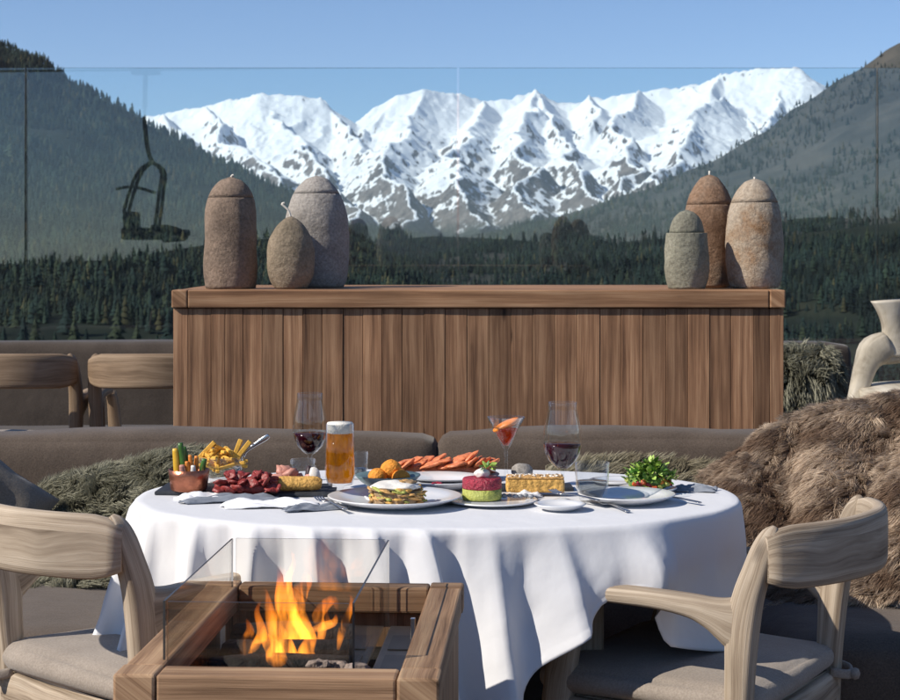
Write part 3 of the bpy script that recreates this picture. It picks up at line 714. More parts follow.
stone(204, 257.5, 177, 5.32, 'stone_brown', 'tall brown pumice stone lantern standing alone at the planter end', cut=198, wick=[(1, 1), (3, 2)], seed=1,
      prof=[(0, .92), (.05, .97), (.2, 1), (.5, .99), (.68, .95), (.8, .86), (.9, .68), (.96, .45), (1, 0)])
stone(266.5, 315, 216, 5.27, 'stone_tan', 'small tan stone lantern with a curled wick, in front of a grey one', wick=[(-2, 5), (-7, 10), (-9, 12), (-6, 13)], seed=2,
      prof=[(0, .62), (.06, .8), (.2, .96), (.38, 1), (.55, .97), (.7, .86), (.83, .66), (.93, .4), (1, 0)])
stone(284, 349.5, 176, 5.5, 'stone_grey', 'wide pale grey stone lantern behind the small tan one', cut=194, seed=3)
stone(664, 709, 210, 5.27, 'stone_green', 'small grey-green stone lantern with a stepped lid', cut=233, seed=4, step=.86,
      prof=[(0, .78), (.06, .87), (.25, 1), (.5, 1.0), (.68, .93), (.8, .84), (.9, .66), (.96, .42), (1, 0)])
stone(683, 736, 175, 5.46, 'stone_rust', 'tall rust-brown stone lantern behind the grey-green one', cut=205, wick=[(0, 4)], seed=5)
stone(726, 783, 179, 5.34, 'stone_cream', 'large cream and ochre stone lantern at the sunny planter end', cut=203, wick=[(0, 2)], seed=6)

# ------------------------------------------------------------------ soft furnishings
def cushion(name, size, mat, parent=None, puff=.02, n=(14, 10), loc=(0, 0, 0), rot=(0, 0, 0), corner=.035, seed=0, e=5):
    """upholstered block: rounded edges and slightly swollen faces"""
    sx, sy, sz = size; bm = bmesh.new(); bmesh.ops.create_cube(bm, size=1)
    bmesh.ops.subdivide_edges(bm, edges=bm.edges, cuts=9, use_grid_fill=True)
    r_ = np.random.default_rng(seed); o1 = r_.uniform(0, 40)
    for v in bm.verts:
        x, y, z = [c*2 for c in v.co]
        # denser rows close to the rounded edges
        def rm(c): return math.copysign(1-(1-abs(c))**1.8, c)
        x, y, z = rm(x), rm(y), rm(z)
        hx, hy, hz = sx/2, sy/2, sz/2; c = min(corner, hx*.95, hy*.95, hz*.95)
        q = Vector((x*hx, y*hy, z*hz)); inn = Vector((max(-hx+c, min(hx-c, q.x)), max(-hy+c, min(hy-c, q.y)), max(-hz+c, min(hz-c, q.z))))
        dlt = q-inn
        if dlt.length > 1e-6:
            m_ = max(abs(dlt.x), abs(dlt.y), abs(dlt.z)); q = inn + dlt.normalized()*m_
        sw = puff*((1-x*x)*(1-y*y)*abs(z) + (1-y*y)*(1-z*z)*abs(x) + (1-x*x)*(1-z*z)*abs(y))
        nz = float(gnoise(np.array([q.x*4+o1]), np.array([q.y*4+q.z*3+o1]))[0])*.008
        nrm = Vector((x*abs(x)**3, y*abs(y)**3, z*abs(z)**3)); nrm = nrm.normalized() if nrm.length > 0 else nrm
        v.co = q + nrm*(sw+nz)
    me = bpy.data.meshes.new(name); bm.to_mesh(me); bm.free(); me.materials.append(MATS[mat])
    me.polygons.foreach_set('use_smooth', [True]*len(me.polygons))
    return link(name, me, parent, loc=loc, rot=rot)

SB = 4.82                                   # front of the sofa's rear backrest
sofa = empty('corner_sofa', (0, 4.5, 0), 'brown upholstered U-shaped sofa wrapping around the dining table', 'sofa')
def sof(name, x0, x1, y0, y1, z0, z1, **kw):
    return cushion(name, (x1-x0, y1-y0, z1-z0), kw.pop('mat', 'sofa_fabric'), sofa, loc=((x0+x1)/2, (y0+y1)/2-4.5, (z0+z1)/2), **kw)
bz = HC-(438-CY)/F*SB
sof('back_cushion', -1.52, (437-CX)/F*SB, SB, SB+.2, .4, bz-.002, seed=1)
sof('back_cushion', (440-CX)/F*SB, .96, SB, SB+.2, .4, bz+.004, seed=2)
sof('seat_cushion', -.62, 0, 4.22, SB-.005, .28, .455, seed=3); sof('seat_cushion', .005, .68, 4.22, SB-.005, .28, .455, seed=4)
sof('seat_cushion', -1.5, -.645, 3.68, SB-.005, .28, .455, seed=5, corner=.05); sof('seat_cushion', .7, 1.6, 3.62, SB-.005, .28, .455, seed=6, corner=.05)
sof('side_back', -1.74, -1.53, 3.7, SB+.2, .26, bz+.01, seed=7); sof('side_back', 1.3, 1.52, 4.0, SB+.2, .26, bz+.06, seed=8)
q = MB(); q.box((0, .33, .14), (3.1, .66, .26)); q.box((-1.1, -.12, .14), (.82, 1.2, .26)); q.box((1.15, -.15, .14), (.82, 1.22, .26)); link('plinth', q.mesh('plinth', 'dark_metal'), sofa)

def pillow(name, size, mat, loc, rot, label, seed=0, thick=.14):
    bm = bmesh.new(); bmesh.ops.create_grid(bm, x_segments=16, y_segments=16, size=.5)
    me = bpy.data.meshes.new(name); vs = []; nn = 17
    for s_ in (1, -1):
        for i in range(nn):
            for j in range(nn):
                u, v = i/(nn-1)*2-1, j/(nn-1)*2-1
                pin = 1-.09*(1-abs(u))*abs(v)**2 if False else 1
                x = u*size[0]/2*(1-.1*(1-v*v)*0+ -.08*(1-abs(v))*abs(u)); y = v*size[1]/2*(1-.08*(1-abs(u))*abs(v))
                z = s_*thick/2*((1-u**4)*(1-v**4))**.6*(1+.12*math.sin(5*u+seed)*math.cos(4*v+seed*2))
                vs.append((x, y, z))
    f = []
    for k in range(2):
        o = k*nn*nn
        for i in range(nn-1):
            for j in range(nn-1):
                a = o+i*nn+j; fc = (a, a+nn, a+nn+1, a+1); f.append(fc if k == 0 else fc[::-1])
    bm.free(); me.from_pydata(vs, [], f); me.materials.append(MATS[mat]); me.polygons.foreach_set('use_smooth', [True]*len(f))
    bm = bmesh.new(); bm.from_mesh(me); bmesh.ops.remove_doubles(bm, verts=bm.verts, dist=1e-4); bm.to_mesh(me); bm.free()
    return tag(link(name, me, loc=loc, rot=rot), label, 'pillow')
pillow('pillow', (.26, .26), 'pillow_grey', P(-14, 512, 4.35), (R(78), R(38), R(15)), 'dark grey square pillow standing on its corner beside the grey-green fur', 1)
pillow('pillow', (.42, .42), 'pillow_beige', P(925, 572, 3.98), (R(70), 0, R(-55)), 'pale beige linen pillow below the brown fur throw', 2, .16)

# fur: a soft base sheet and real hairs standing on it
def catmull(rows, nu, nv):
    A = np.array(rows, float)
    def cr(A, n):
        k = len(A); t_ = np.linspace(0, k-1, n); i = np.clip(t_.astype(int), 0, k-2); f = (t_-i).reshape(-1, *([1]*(A.ndim-1)))
        g = lambda q: A[np.clip(q, 0, k-1)]
        p0, p1, p2, p3 = g(i-1), g(i), g(i+1), g(i+2)
        return .5*((2*p1)+(-p0+p2)*f+(2*p0-5*p1+4*p2-p3)*f**2+(-p0+3*p1-3*p2+p3)*f**3)
    return cr(cr(A, nv).swapaxes(0, 1), nu)            # (nu, nv, 3)
def fur_thing(name, label, cat, S, mat, n, length, lean, width=.0016, clump=.03, seed=0, fold=0):
    """S: (nu, nv, 3) surface grid"""
    r_ = np.random.default_rng(seed); nu, nv = S.shape[:2]
    du = np.gradient(S, axis=0); dv = np.gradient(S, axis=1); Nn = np.cross(du, dv); Nn /= np.linalg.norm(Nn, axis=2, keepdims=True)+1e-9
    if Nn[..., 1].mean() > 0: Nn = -Nn
    e = empty(name, tuple(S[nu//2, -1]), label, cat); org = S[nu//2, -1]
    ba = np.zeros((nu*nv, 3)); ba[:, 1] = .6
    link('hide', np_mesh('hide', (S-org).reshape(-1, 3), grid_faces(nu, nv), mat, True, attr=('fur', ba)), e)
    area = np.linalg.norm(np.cross(du, dv), axis=2)[:-1, :-1].ravel(); cell = r_.choice(len(area), n, p=area/area.sum())
    ci, cj = cell//(nv-1), cell % (nv-1); fu, fv = r_.uniform(0, 1, (2, n))
    def samp(Aq): return (Aq[ci, cj].T*(1-fu)*(1-fv)+Aq[ci+1, cj].T*fu*(1-fv)+Aq[ci, cj+1].T*(1-fu)*fv+Aq[ci+1, cj+1].T*fu*fv).T
    p = samp(S); nn = samp(Nn); nn /= np.linalg.norm(nn, axis=1, keepdims=True)
    cc = r_.integers(0, n, max(8, int(area.sum()/clump**2))); cp = p[cc]; cdir = r_.normal(0, 1, (len(cc), 3))
    near = np.zeros(n, int)
    for s0 in range(0, n, 4000):
        near[s0:s0+4000] = np.argmin(((p[s0:s0+4000, None]-cp[None])**2).sum(-1), 1)
    ln = length*r_.uniform(.6, 1.15, n)*(.8+.4*r_.uniform(0, 1, len(cc))[near])
    cd = cdir[near]*.24
    dr = nn*.9 + np.array(lean)[None] + cd + r_.normal(0, .13, (n, 3)); dr /= np.linalg.norm(dr, axis=1, keepdims=True)
    tip = p + dr*ln[:, None]; pull = (cp[near]+ (nn+np.array(lean)+cd)*length*.8) - tip; tip = tip + pull*.16
    midp = p + nn*ln[:, None]*.5*.75 + dr*ln[:, None]*.5*.35
    sd_ = np.cross(dr, r_.normal(0, 1, (n, 3))); sd_ /= np.linalg.norm(sd_, axis=1, keepdims=True)+1e-9; sd_ *= width
    V = np.stack([p-sd_, p+sd_, midp+sd_*.8, midp-sd_*.8, tip], 1)-org
    b0 = np.arange(n)*5
    T = np.concatenate([np.stack([b0, b0+1, b0+2], 1), np.stack([b0, b0+2, b0+3], 1), np.stack([b0+3, b0+2, b0+4], 1)])
    sh = np.clip(r_.uniform(0, 1, n)*.5 + r_.uniform(0, .3, len(cc))[near] + 1.2*fbm(p[:, 0]*7+seed, p[:, 2]*9+p[:, 1]*5, 3) + .1, 0, 1)
    at_ = np.zeros((n, 5, 3)); at_[:, 2:4, 0] = .5; at_[:, 4, 0] = 1; at_[..., 1] = sh[:, None]
    o = link('fur', np_mesh('fur', V.reshape(-1, 3), T, mat, attr=('fur', at_.reshape(-1, 3))), e); o['kind'] = 'stuff'
    return e
def rowp(pts): return [P(*q) for q in pts]
S = catmull([rowp([(690, 500, 4.75), (745, 475, 4.75), (800, 445, 4.75), (850, 432, 4.7), (910, 425, 4.6), (980, 420, 4.5)]),
             rowp([(700, 481, 4.6), (750, 450, 4.56), (798, 419, 4.5), (850, 409, 4.45), (910, 398, 4.35), (985, 385, 4.25)]),
             rowp([(712, 500, 4.42), (758, 488, 4.36), (808, 458, 4.34), (862, 452, 4.26), (915, 442, 4.2), (990, 435, 4.1)]),
             rowp([(728, 540, 4.3), (770, 530, 4.2), (818, 515, 4.18), (866, 505, 4.08), (918, 500, 4.0), (990, 500, 3.95)]),
             rowp([(748, 590, 4.15), (786, 585, 4.08), (828, 575, 4.06), (872, 565, 3.98), (920, 560, 3.94), (990, 565, 3.9)]),
             rowp([(758, 618, 4.05), (795, 622, 3.96), (830, 614, 3.94), (872, 602, 3.92), (920, 600, 3.9), (990, 605, 3.86)])], 90, 70)
gu, gv = np.meshgrid(np.linspace(0, 1, 90), np.linspace(0, 1, 70), indexing='ij')
fold = .035*np.sin((gu*1.1+gv*.75)*15+1.2*np.sin(gv*5))*np.sin(np.pi*np.clip(gv*1.15-.1, 0, 1)) + .02*fbm(gu*7, gv*6, 3)
S = S + fold[..., None]*np.array([-.35, -.75, .5])
fur_thing('fur_throw', 'thick brown sheepskin throw heaped over the sofa arm behind the wooden chair', 'throw', S, 'fur_brown', 190000, .033, (-.5, -.1, -.65), .0009, .018, 3)
S = catmull([rowp([(30, 508, 4.7), (80, 488, 4.7), (130, 472, 4.7), (185, 462, 4.7), (225, 462, 4.72)]),
             rowp([(30, 500, 4.6), (80, 482, 4.6), (130, 470, 4.6), (185, 459, 4.6), (225, 460, 4.65)]),
             rowp([(25, 535, 4.45), (75, 515, 4.45), (125, 500, 4.45), (180, 492, 4.45), (220, 492, 4.5)]),
             rowp([(15, 575, 4.3), (65, 560, 4.3), (115, 548, 4.3), (170, 540, 4.3), (210, 540, 4.35)]),
             rowp([(10, 604, 4.1), (55, 598, 4.1), (105, 590, 4.12), (160, 585, 4.15), (200, 585, 4.2)])], 60, 50)
S = S + (.02*fbm(np.linspace(0, 5, 60)[:, None]+np.zeros((1, 50)), np.linspace(0, 4, 50)[None]+np.zeros((60, 1)), 3))[..., None]*np.array([0, -.7, .6])
fur_thing('fur_throw', 'shaggy grey-green fur throw over the sofa beside the dark grey pillow', 'throw', S, 'fur_green', 40000, .045, (.5, -.2, -.2), .0013, .026, 4)
S = catmull([rowp([(545, 480, 4.76), (600, 470, 4.76), (650, 470, 4.76), (715, 478, 4.76)]), rowp([(545, 476, 4.7), (600, 467, 4.7), (650, 467, 4.7), (715, 474, 4.7)]),
             rowp([(540, 490, 4.6), (600, 488, 4.6), (650, 488, 4.6), (720, 490, 4.6)]), rowp([(540, 515, 4.45), (600, 512, 4.45), (650, 512, 4.45), (720, 512, 4.45)])], 40, 26)
fur_thing('fur_throw', 'straw-coloured shaggy fur throw lying along the sofa seat behind the salad', 'throw', S, 'fur_straw', 12000, .045, (.7, -.1, .1), .0018, .03, 5)

# ------------------------------------------------------------------ second seating row behind the planter
bench = empty('long_bench', (0, 8.3, 0), 'long brown upholstered bench along the glass behind the planter', 'bench')
BY = 8.1
bt = HC-(343-CY)/F*BY
for x0, x1 in ((-4.2, -2.35), (-2.34, (853-CX)/F*BY)):
    cushion('backrest', (x1-x0, .2, bt-.3), 'bench_fabric', bench, loc=((x0+x1)/2, BY+.1-8.3, (bt+.3)/2), corner=.05, puff=.012)
    cushion('seat', (x1-x0, .5, .16), 'bench_fabric', bench, loc=((x0+x1)/2, BY-.26-8.3, .37), corner=.04)
q = MB(); q.box((-1.15, -.3, .145), (6, .6, .27)); link('plinth', q.mesh('plinth', 'dark_metal'), bench)
S = catmull([rowp([(772, 362, 8.02), (800, 354, 8.02), (822, 352, 8.02), (832, 362, 8.02)]), rowp([(770, 360, 7.9), (800, 355, 7.9), (824, 354, 7.9), (834, 364, 7.95)]),
             rowp([(768, 385, 7.82), (800, 384, 7.8), (828, 382, 7.82), (836, 385, 7.95)]), rowp([(768, 412, 7.85), (800, 416, 7.84), (824, 414, 7.86), (832, 408, 7.95)])], 24, 24)
fur_thing('fur_cushion', 'green shaggy fur cushion leaning on the far bench end', 'cushion', S, 'fur_green', 7000, .07, (-.1, -.1, -.5), .0035, .05, 6)

# ------------------------------------------------------------------ chairs
def build_chair(name, label, group=None):
    """carved weathered armchair, faces +Y, stands on z = 0"""
    e = empty(name, (0, 0, 0), label, 'chair', group)
    W = .235
    for sx in (-1, 1):
        # rear leg: straight shank that flares at the arm and sweeps up and back into the back rail
        pth = [(sx*W, -.185, 0), (sx*W, -.19, .2), (sx*W, -.195, .42), (sx*(W+.003), -.2, .53), (sx*(W+.005), -.205, .6), (sx*(W+.006), -.216, .66), (sx*(W+.005), -.232, .71), (sx*(W+.002), -.246, .75), (sx*(W-.004), -.256, .776), (sx*(W-.012), -.262, .789)]
        q = MB(); q.sweep(pth, [(.042, .042), (.043, .044), (.045, .048), (.046, .054), (.047, .06), (.046, .056), (.044, .05), (.042, .046), (.036, .034), (.02, .012)], up=(0, 1, 0), k=16); link('rear_leg', q.mesh('rear_leg', 'grey_wood', True), e)
        q = MB(); q.sweep([(sx*(W-.005), .19, 0), (sx*(W-.005), .185, .2), (sx*(W-.005), .175, .42), (sx*W, .15, .56), (sx*(W+.006), .13, .63)], [(.04, .042), (.045, .05), (.05, .06), (.044, .05), (.036, .04)], up=(0, 1, 0)); link('front_leg', q.mesh('front_leg', 'grey_wood', True), e)
        # arm: fillet where it grows out of the rear leg
        ar = [(sx*(W+.005), -.212, .612), (sx*(W+.006), -.19, .614), (sx*(W+.008), -.17, .619), (sx*(W+.011), -.145, .627), (sx*(W+.014), -.11, .636), (sx*(W+.018), -.05, .642), (sx*(W+.018), .03, .643), (sx*(W+.014), .1, .64)]
        q = MB(); q.sweep(ar, [(.044, .12), (.045, .105), (.046, .08), (.047, .058), (.048, .044), (.05, .036), (.05, .034), (.042, .028)], k=16); link('armrest', q.mesh('armrest', 'grey_wood', True), e)
        q = MB(); q.sweep([(sx*W, -.2, .395), (sx*(W-.002), 0, .39), (sx*(W-.005), .18, .395)], (.04, .07), k=12); link('side_rail', q.mesh('side_rail', 'grey_wood', True), e)
    q = MB(); q.sweep([(-W, -.2, .395), (0, -.205, .39), (W, -.2, .395)], (.036, .07), k=12); link('rear_rail', q.mesh('rear_rail', 'grey_wood', True), e)
    q = MB(); q.sweep([(-W, .18, .395), (0, .185, .39), (W, .18, .395)], (.036, .07), k=12); link('front_rail', q.mesh('front_rail', 'grey_wood', True), e)
    # the curved back: a deep bent plank
    pts = []; wh = []
    for i in range(25):
        u = -1+2*i/24; x = u*(W+.012); y = -.25-.11*(1-abs(u)**2.2)
        pts.append((x, y, .735+.006*(1-u*u))); s_ = 1-.28*max(0, (abs(u)-.8)/.2)**2
        wh.append((.032, .118*s_))
    q = MB(); q.sweep(pts, wh, k=18, e=4.5); link('backrest', q.mesh('backrest', 'grey_wood', True), e)
    q = MB(); q.box((0, -.01, .424), (2*W-.03, .38, .012)); link('seat_board', q.mesh('seat_board', 'grey_wood'), e)
    cu = cushion('seat_cushion', (2*W+.02, .43, .055), 'seat_fabric', e, loc=(0, 0, .459), puff=.012, corner=.026)
    for sx in (-1, 1):
        q = MB(); q.sweep([(sx*(W-.02), -.17, .45), (sx*(W+.03), -.178, .437), (sx*(W+.032), -.225, .428), (sx*(W-.01), -.242, .425), (sx*(W-.034), -.21, .43)], (.008, .02), k=8)
        q.blob((sx*(W-.0), -.25, .425), (.013, .011, .013), 8); link('tie', q.mesh('tie', 'seat_fabric', True), e)
    return e
def face(o, x, y, dx, dy):
    o.location = (x, y, 0); o.rotation_euler = (0, 0, math.atan2(-dx, dy))
chair = build_chair('wooden_armchair', 'weathered grey wooden armchair with taupe cushion, pushed against the lit side of the tablecloth')
face(chair, -.575, 3.47, .72, .7)
c2 = copy_tree(chair); c2['label'] = 'weathered grey wooden armchair whose arm lifts the tablecloth, in front of the brown fur'; face(c2, .478, 3.452, -.85, .53)
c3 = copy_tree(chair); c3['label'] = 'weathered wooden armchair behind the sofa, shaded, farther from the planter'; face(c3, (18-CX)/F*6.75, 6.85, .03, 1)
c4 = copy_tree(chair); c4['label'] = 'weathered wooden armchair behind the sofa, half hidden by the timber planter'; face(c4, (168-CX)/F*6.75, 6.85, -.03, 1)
c2.scale = (1, 1, .975)
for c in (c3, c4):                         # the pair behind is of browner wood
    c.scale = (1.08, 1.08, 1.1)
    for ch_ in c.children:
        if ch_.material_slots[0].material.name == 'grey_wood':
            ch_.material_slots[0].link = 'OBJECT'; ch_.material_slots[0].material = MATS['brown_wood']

# bleached driftwood armchair at the frame's edge
dw = empty('driftwood_chair', tuple(P(885, 415, 6.6)*np.array([1, 1, 0])), 'bleached white driftwood armchair with carved flaring post beside the fur', 'chair')
o0 = np.array(dw.location)
def dp(px, py, d=6.6): return Vector(P(px, py, d)-o0)
fl = lambda px: Vector((dp(px, 400).x, 0, 0))
q = MB(); q.sweep([Vector((dp(846, 400).x, 0, 0)), dp(850, 470), dp(853, 420), dp(859, 390), dp(866, 365), dp(874, 352), dp(888, 344)], [(.05, .05), (.058, .06), (.062, .07), (.07, .08), (.085, .1), (.12, .12), (.1, .1)], up=(0, 1, 0)); link('front_leg', q.mesh('front_leg', 'bleached_wood', True), dw)
q = MB(); q.sweep([dp(872, 354), dp(890, 353), dp(915, 352), dp(950, 350), dp(1010, 350)], [(.08, .08), (.085, .085), (.08, .07), (.08, .07), (.07, .06)]); link('armrest', q.mesh('armrest', 'bleached_wood', True), dw)
q = MB(); q.sweep([dp(892, 356), dp(893, 340), dp(892, 325), dp(890, 312), dp(889, 300)], [(.12, .09), (.085, .08), (.075, .075), (.09, .08), (.135, .085)], up=(0, 1, 0)); link('carved_post', q.mesh('carved_post', 'bleached_wood', True), dw)
q = MB(); q.sweep([dp(858, 398), dp(900, 394), dp(1000, 392)], [(.3, .08), (.45, .085), (.5, .08)]); link('seat', q.mesh('seat', 'bleached_wood', True), dw)
for px, yy in ((1000, -.2), (1000, .2), (870, .2)):
    q = MB(); q.sweep([(dp(px, 400).x, yy, 0), (dp(px, 400).x, yy, .35), (dp(px, 400).x, yy, .7)], (.06, .06), up=(0, 1, 0)); link('leg', q.mesh('leg', 'bleached_wood', True), dw)
q = MB(); q.sweep([dp(1005, 390), dp(1010, 340), dp(1015, 290), dp(1012, 270)], [(.06, .4), (.05, .42), (.05, .4), (.04, .3)], up=(0, 1, 0)); link('backrest', q.mesh('backrest', 'bleached_wood', True), dw)

# ------------------------------------------------------------------ table and cloth
TZ = .75
TCX, TCY, TA, TB = (437-CX)/F*3.6, 3.675, .632, .445
tb = empty('dining_table', (TCX, TCY, 0), 'oval wooden dining table hidden under a white cloth', 'table')
q = MB(); q.lathe([(.6, -.03), (.62, -.02), (.62, -.006), (.61, 0)], 64, c=(0, 0, TZ-.008), squash=(1, TB/TA)); link('table_top', q.mesh('table_top', 'grey_wood', True), tb)
for sx in (-1, 1):
    for sy in (-1, 1):
        q = MB(); q.box((sx*.3, sy*.2, (TZ-.04)/2), (.06, .06, TZ-.04)); link('leg', q.mesh('leg', 'grey_wood'), tb, .004)
# hem: how far the cloth hangs at each bearing (degrees, 0 = +X, -90 = towards the camera)
HEM = [(-180, .44), (-165, .36), (-150, .3), (-135, .3), (-118, .37), (-102, .46), (-92, .48), (-82, .4), (-72, .3), (-62, .2), (-55, .15), (-51, .128), (-47.5, .124), (-44.5, .17), (-41, .24), (-28, .27), (-14, .29), (0, .3), (14, .3), (45, .22), (70, .33), (90, .45), (110, .33), (135, .22), (158, .34), (180, .44)]
hx_, hy_ = zip(*HEM)
NT = 320; NR = 36; ND = 44
def supere(a, rx, ry, n=2.15):
    c, s_ = np.cos(a), np.sin(a)
    r_ = (np.abs(c/rx)**n+np.abs(s_/ry)**n)**(-1/n)
    return r_
th = np.linspace(-math.pi, math.pi, NT, endpoint=False); thd = np.degrees(th)
rim = supere(th, TA, TB); hem = np.interp(thd, hx_, hy_)
# a handful of soft folds of different width, deeper lower down
folds = [(-172, 4, .03), (-165, 4, -.015), (-158, 3.5, .035), (-151, 4, -.02), (-145, 3.5, .046), (-138, 3.5, -.024), (-132, 3.5, .04), (-126, 3.5, -.024), (-119, 4, .052), (-112, 4, -.024), (-105, 3.5, .04), (-98, 5, -.02), (-93, 4, .045), (-86, 7, -.022), (-77, 5, .04), (-69, 5, -.02), (-62, 6, .06), (-50, 6, -.025), (-40, 6, .025), (-25, 8, .02), (-8, 9, .02), (12, 8, .02), (35, 8, .03), (60, 8, .03), (90, 8, .04), (120, 8, .03), (150, 8, .03), (168, 6, -.015)]
def fold_at(k):                             # folds start narrow at the rim and open out as they fall
    fo = np.zeros(NT)
    for c, wd, am in folds:
        dd = np.abs((thd-c+180) % 360-180); w_ = wd*(.42+.4*np.clip(k, 0, 1.3))
        fo += am*(1.5 if c < -84 else 1.2)*np.exp(-(dd/w_)**(1.45 if am > 0 else 2))
    return fo
V = []; rc = .013
for i in range(NR):                       # the flat top
    f = i/(NR-1); r_ = rim*(f**.8)*.985
    x = r_*np.cos(th); y = r_*np.sin(th)
    z = TZ + .0012*fbm(x*6+3, y*6, 3)*(1-f*.3)
    V.append(np.stack([x, y, np.broadcast_to(z, x.shape)], -1))
for j in range(1, ND+1):                  # round the edge and down
    t_ = j/ND
    s_ = hem*t_ ; a_ = np.clip(s_/rc, 0, math.pi/2)
    drop = np.where(s_ < rc*math.pi/2, rc*(1-np.cos(a_)), s_-rc*math.pi/2+rc)
    out = .985 + 0*th
    k = np.clip(drop/.30, 0, 1.3)
    rad = rim*.985 + rc*np.sin(a_)*.6 + fold_at(k)*np.where(thd < -84, k**.55, k**.8) + (.045*k*k + .03*np.clip(drop, 0, 1))*np.where(thd > -44, .15, 1)
    rad = rad + (.005*fbm(thd/10+drop*3, drop*4+th*0, 3) + .0013*fbm(thd/4-drop*10, drop*12+th*0, 3))*np.clip(k*2.5, 0, 1) + (.0012 if t_ > .95 else 0)
    th2 = th + np.where(thd < -84, 1.15, .35)*np.clip(fold_at(k), 0, 1)*np.clip(k, 0, 1)**.6/rim      # folds lean over to one side
    V.append(np.stack([rad*np.cos(th2), rad*np.sin(th2), TZ-drop], -1))
V = np.array(V)
# the chair arm pokes the cloth outwards and up at the front right
tip = np.array(P(640, 578, 3.27))-np.array([TCX, TCY, 0])
dist = np.sqrt(((V-tip)**2).sum(-1)); push = np.exp(-(dist/.085)**2)
V[..., 0] += push*.06; V[..., 1] -= push*.05; V[..., 2] += push*.004
nr = len(V); Vf = V.reshape(-1, 3); fs = []
i = np.arange(nr-1)[:, None]*NT + np.arange(NT)[None]; i2 = np.arange(nr-1)[:, None]*NT + (np.arange(NT)[None]+1) % NT
Fq = np.stack([i, i2, i2+NT, i+NT], -1).reshape(-1, 4)
tc_o = link('tablecloth', np_mesh('tablecloth', Vf, Fq, 'linen_white', True), loc=(TCX, TCY, 0)); tag(tc_o, 'white linen tablecloth hanging in folds from the dining table', 'tablecloth')
m = tc_o.modifiers.new('t', 'SOLIDIFY'); m.thickness = .0016; m.offset = -1
ZT = TZ+.0025                             # things stand here

# ------------------------------------------------------------------ fire pit
PITZ = HC-(583-CY)/F*3.05
frp = np.array([(438-CX)/F*2.37, 2.37]); brp = np.array([(463-CX)/F*3.05, 3.05])
vy = (brp-frp); PL = np.linalg.norm(vy); vy /= PL; PWd = (438-113)/F*2.39
rz = math.atan2(-vy[0], vy[1]); vx = np.array([vy[1], -vy[0]])
pit = empty('fire_pit', (*(frp-vx*PWd/2), 0), 'low timber fire pit box with glass wind guards in front of the table', 'fire pit', rz=rz)
RW = .056; RH = .045                       # rail width, height
def pbox(name, x0, x1, y0, y1, z0, z1, mat='pit_timber', bev=.004, par=None):
    q = MB(); q.box((0, 0, 0), (x1-x0, y1-y0, z1-z0)); return link(name, q.mesh(name, mat), par or pit, bev, loc=((x0+x1)/2, (y0+y1)/2, (z0+z1)/2))
hw = PWd/2; cb_ = .06
for sx in (-1, 1):
    a, b_ = (-hw, -hw+RW) if sx < 0 else (hw-RW, hw)
    pbox('corner_block', a-.002*(sx < 0), b_+.002*(sx > 0), -.002, cb_, PITZ-RH, PITZ+.001)
    pbox('side_rail', a, b_, cb_+.001, PL-.045, PITZ-RH, PITZ)
    pbox('corner_block', a-.002*(sx < 0), b_+.002*(sx > 0), PL-.044, PL+.002, PITZ-RH, PITZ+.001)
pbox('front_rail', -hw+RW+.001, hw-RW-.001, .0, cb_, PITZ-RH, PITZ-.0005)
pbox('rear_rail', -hw+RW+.001, hw-RW-.001, PL-.044, PL, PITZ-RH, PITZ-.0005)
nbd = 6
for k in range(nbd):                       # cladding boards, lying on the front, standing on the sides
    z1 = PITZ-RH-.001-k*.107
    pbox('board', -hw+.006, hw-.006, .006, .026, max(.0, z1-.105), z1)
for k in range(7):
    y0 = .03+k*(PL-.06)/7; y1 = y0+(PL-.06)/7-.003
    pbox('board', hw-.024, hw-.006, y0, y1, .0, PITZ-RH-.001); pbox('board', -hw+.006, -hw+.024, y0, y1, .0, PITZ-RH-.001)
pbox('board', -hw+.03, hw-.03, PL-.026, PL-.006, 0, PITZ-RH-.001)
FZ = PITZ-.105
pbox('burner_tray', -hw+.03, hw-.03, .03, PL-.03, FZ-.03, FZ, 'black_char', .003)
pbox('metal_shelf', hw-RW-.062, hw-RW+.01, .07, PL-.1, PITZ-.06, PITZ-.054, 'tray_metal', .002)
for k in range(3): pbox('slot', hw-RW-.05, hw-RW-.01, .12+k*.14, .22+k*.14, PITZ-.0535, PITZ-.052, 'dark_metal', 0)
pbox('bracket', hw-RW-.02, hw-RW-.012, PL-.2, PL-.193, PITZ-.054, PITZ-.02, 'steel', .001)
# glass wind guards
GLT = HC-(598-CY)/F*2.5
gx0, gx1 = -hw+.055, hw-RW-.075; gy0, gy1 = .085, PL-.055
def gpane(name, p0, p1, z0, z1):
    p0 = np.array(p0); p1 = np.array(p1); d_ = p1-p0; n_ = np.array([-d_[1], d_[0]])/np.linalg.norm(d_)*.0016
    pts = [(*(p0-n_), z0), (*(p1-n_), z0), (*(p1-n_), z1), (*(p0-n_), z1), (*(p0+n_), z0), (*(p1+n_), z0), (*(p1+n_), z1), (*(p0+n_), z1)]
    q = MB(); q.add(pts, [(0, 1, 2, 3), (5, 4, 7, 6)], None, 0); q.add(pts, [(3, 2, 6, 7), (0, 3, 7, 4), (1, 5, 6, 2), (0, 4, 5, 1)], None, 1)
    return link(name, q.mesh(name, ['pit_glass', 'guard_edge']), pit)
gpane('glass_panel', (gx0, gy0), (gx1, gy0), FZ, GLT); gpane('glass_panel', (gx0, gy1), (gx1, gy1), FZ, GLT)
gpane('glass_panel', (gx0-.006, gy0+.004), (gx0-.006, gy1-.004), FZ, GLT); gpane('glass_panel', (gx1+.006, gy0+.004), (gx1+.006, gy1-.004), FZ, GLT)
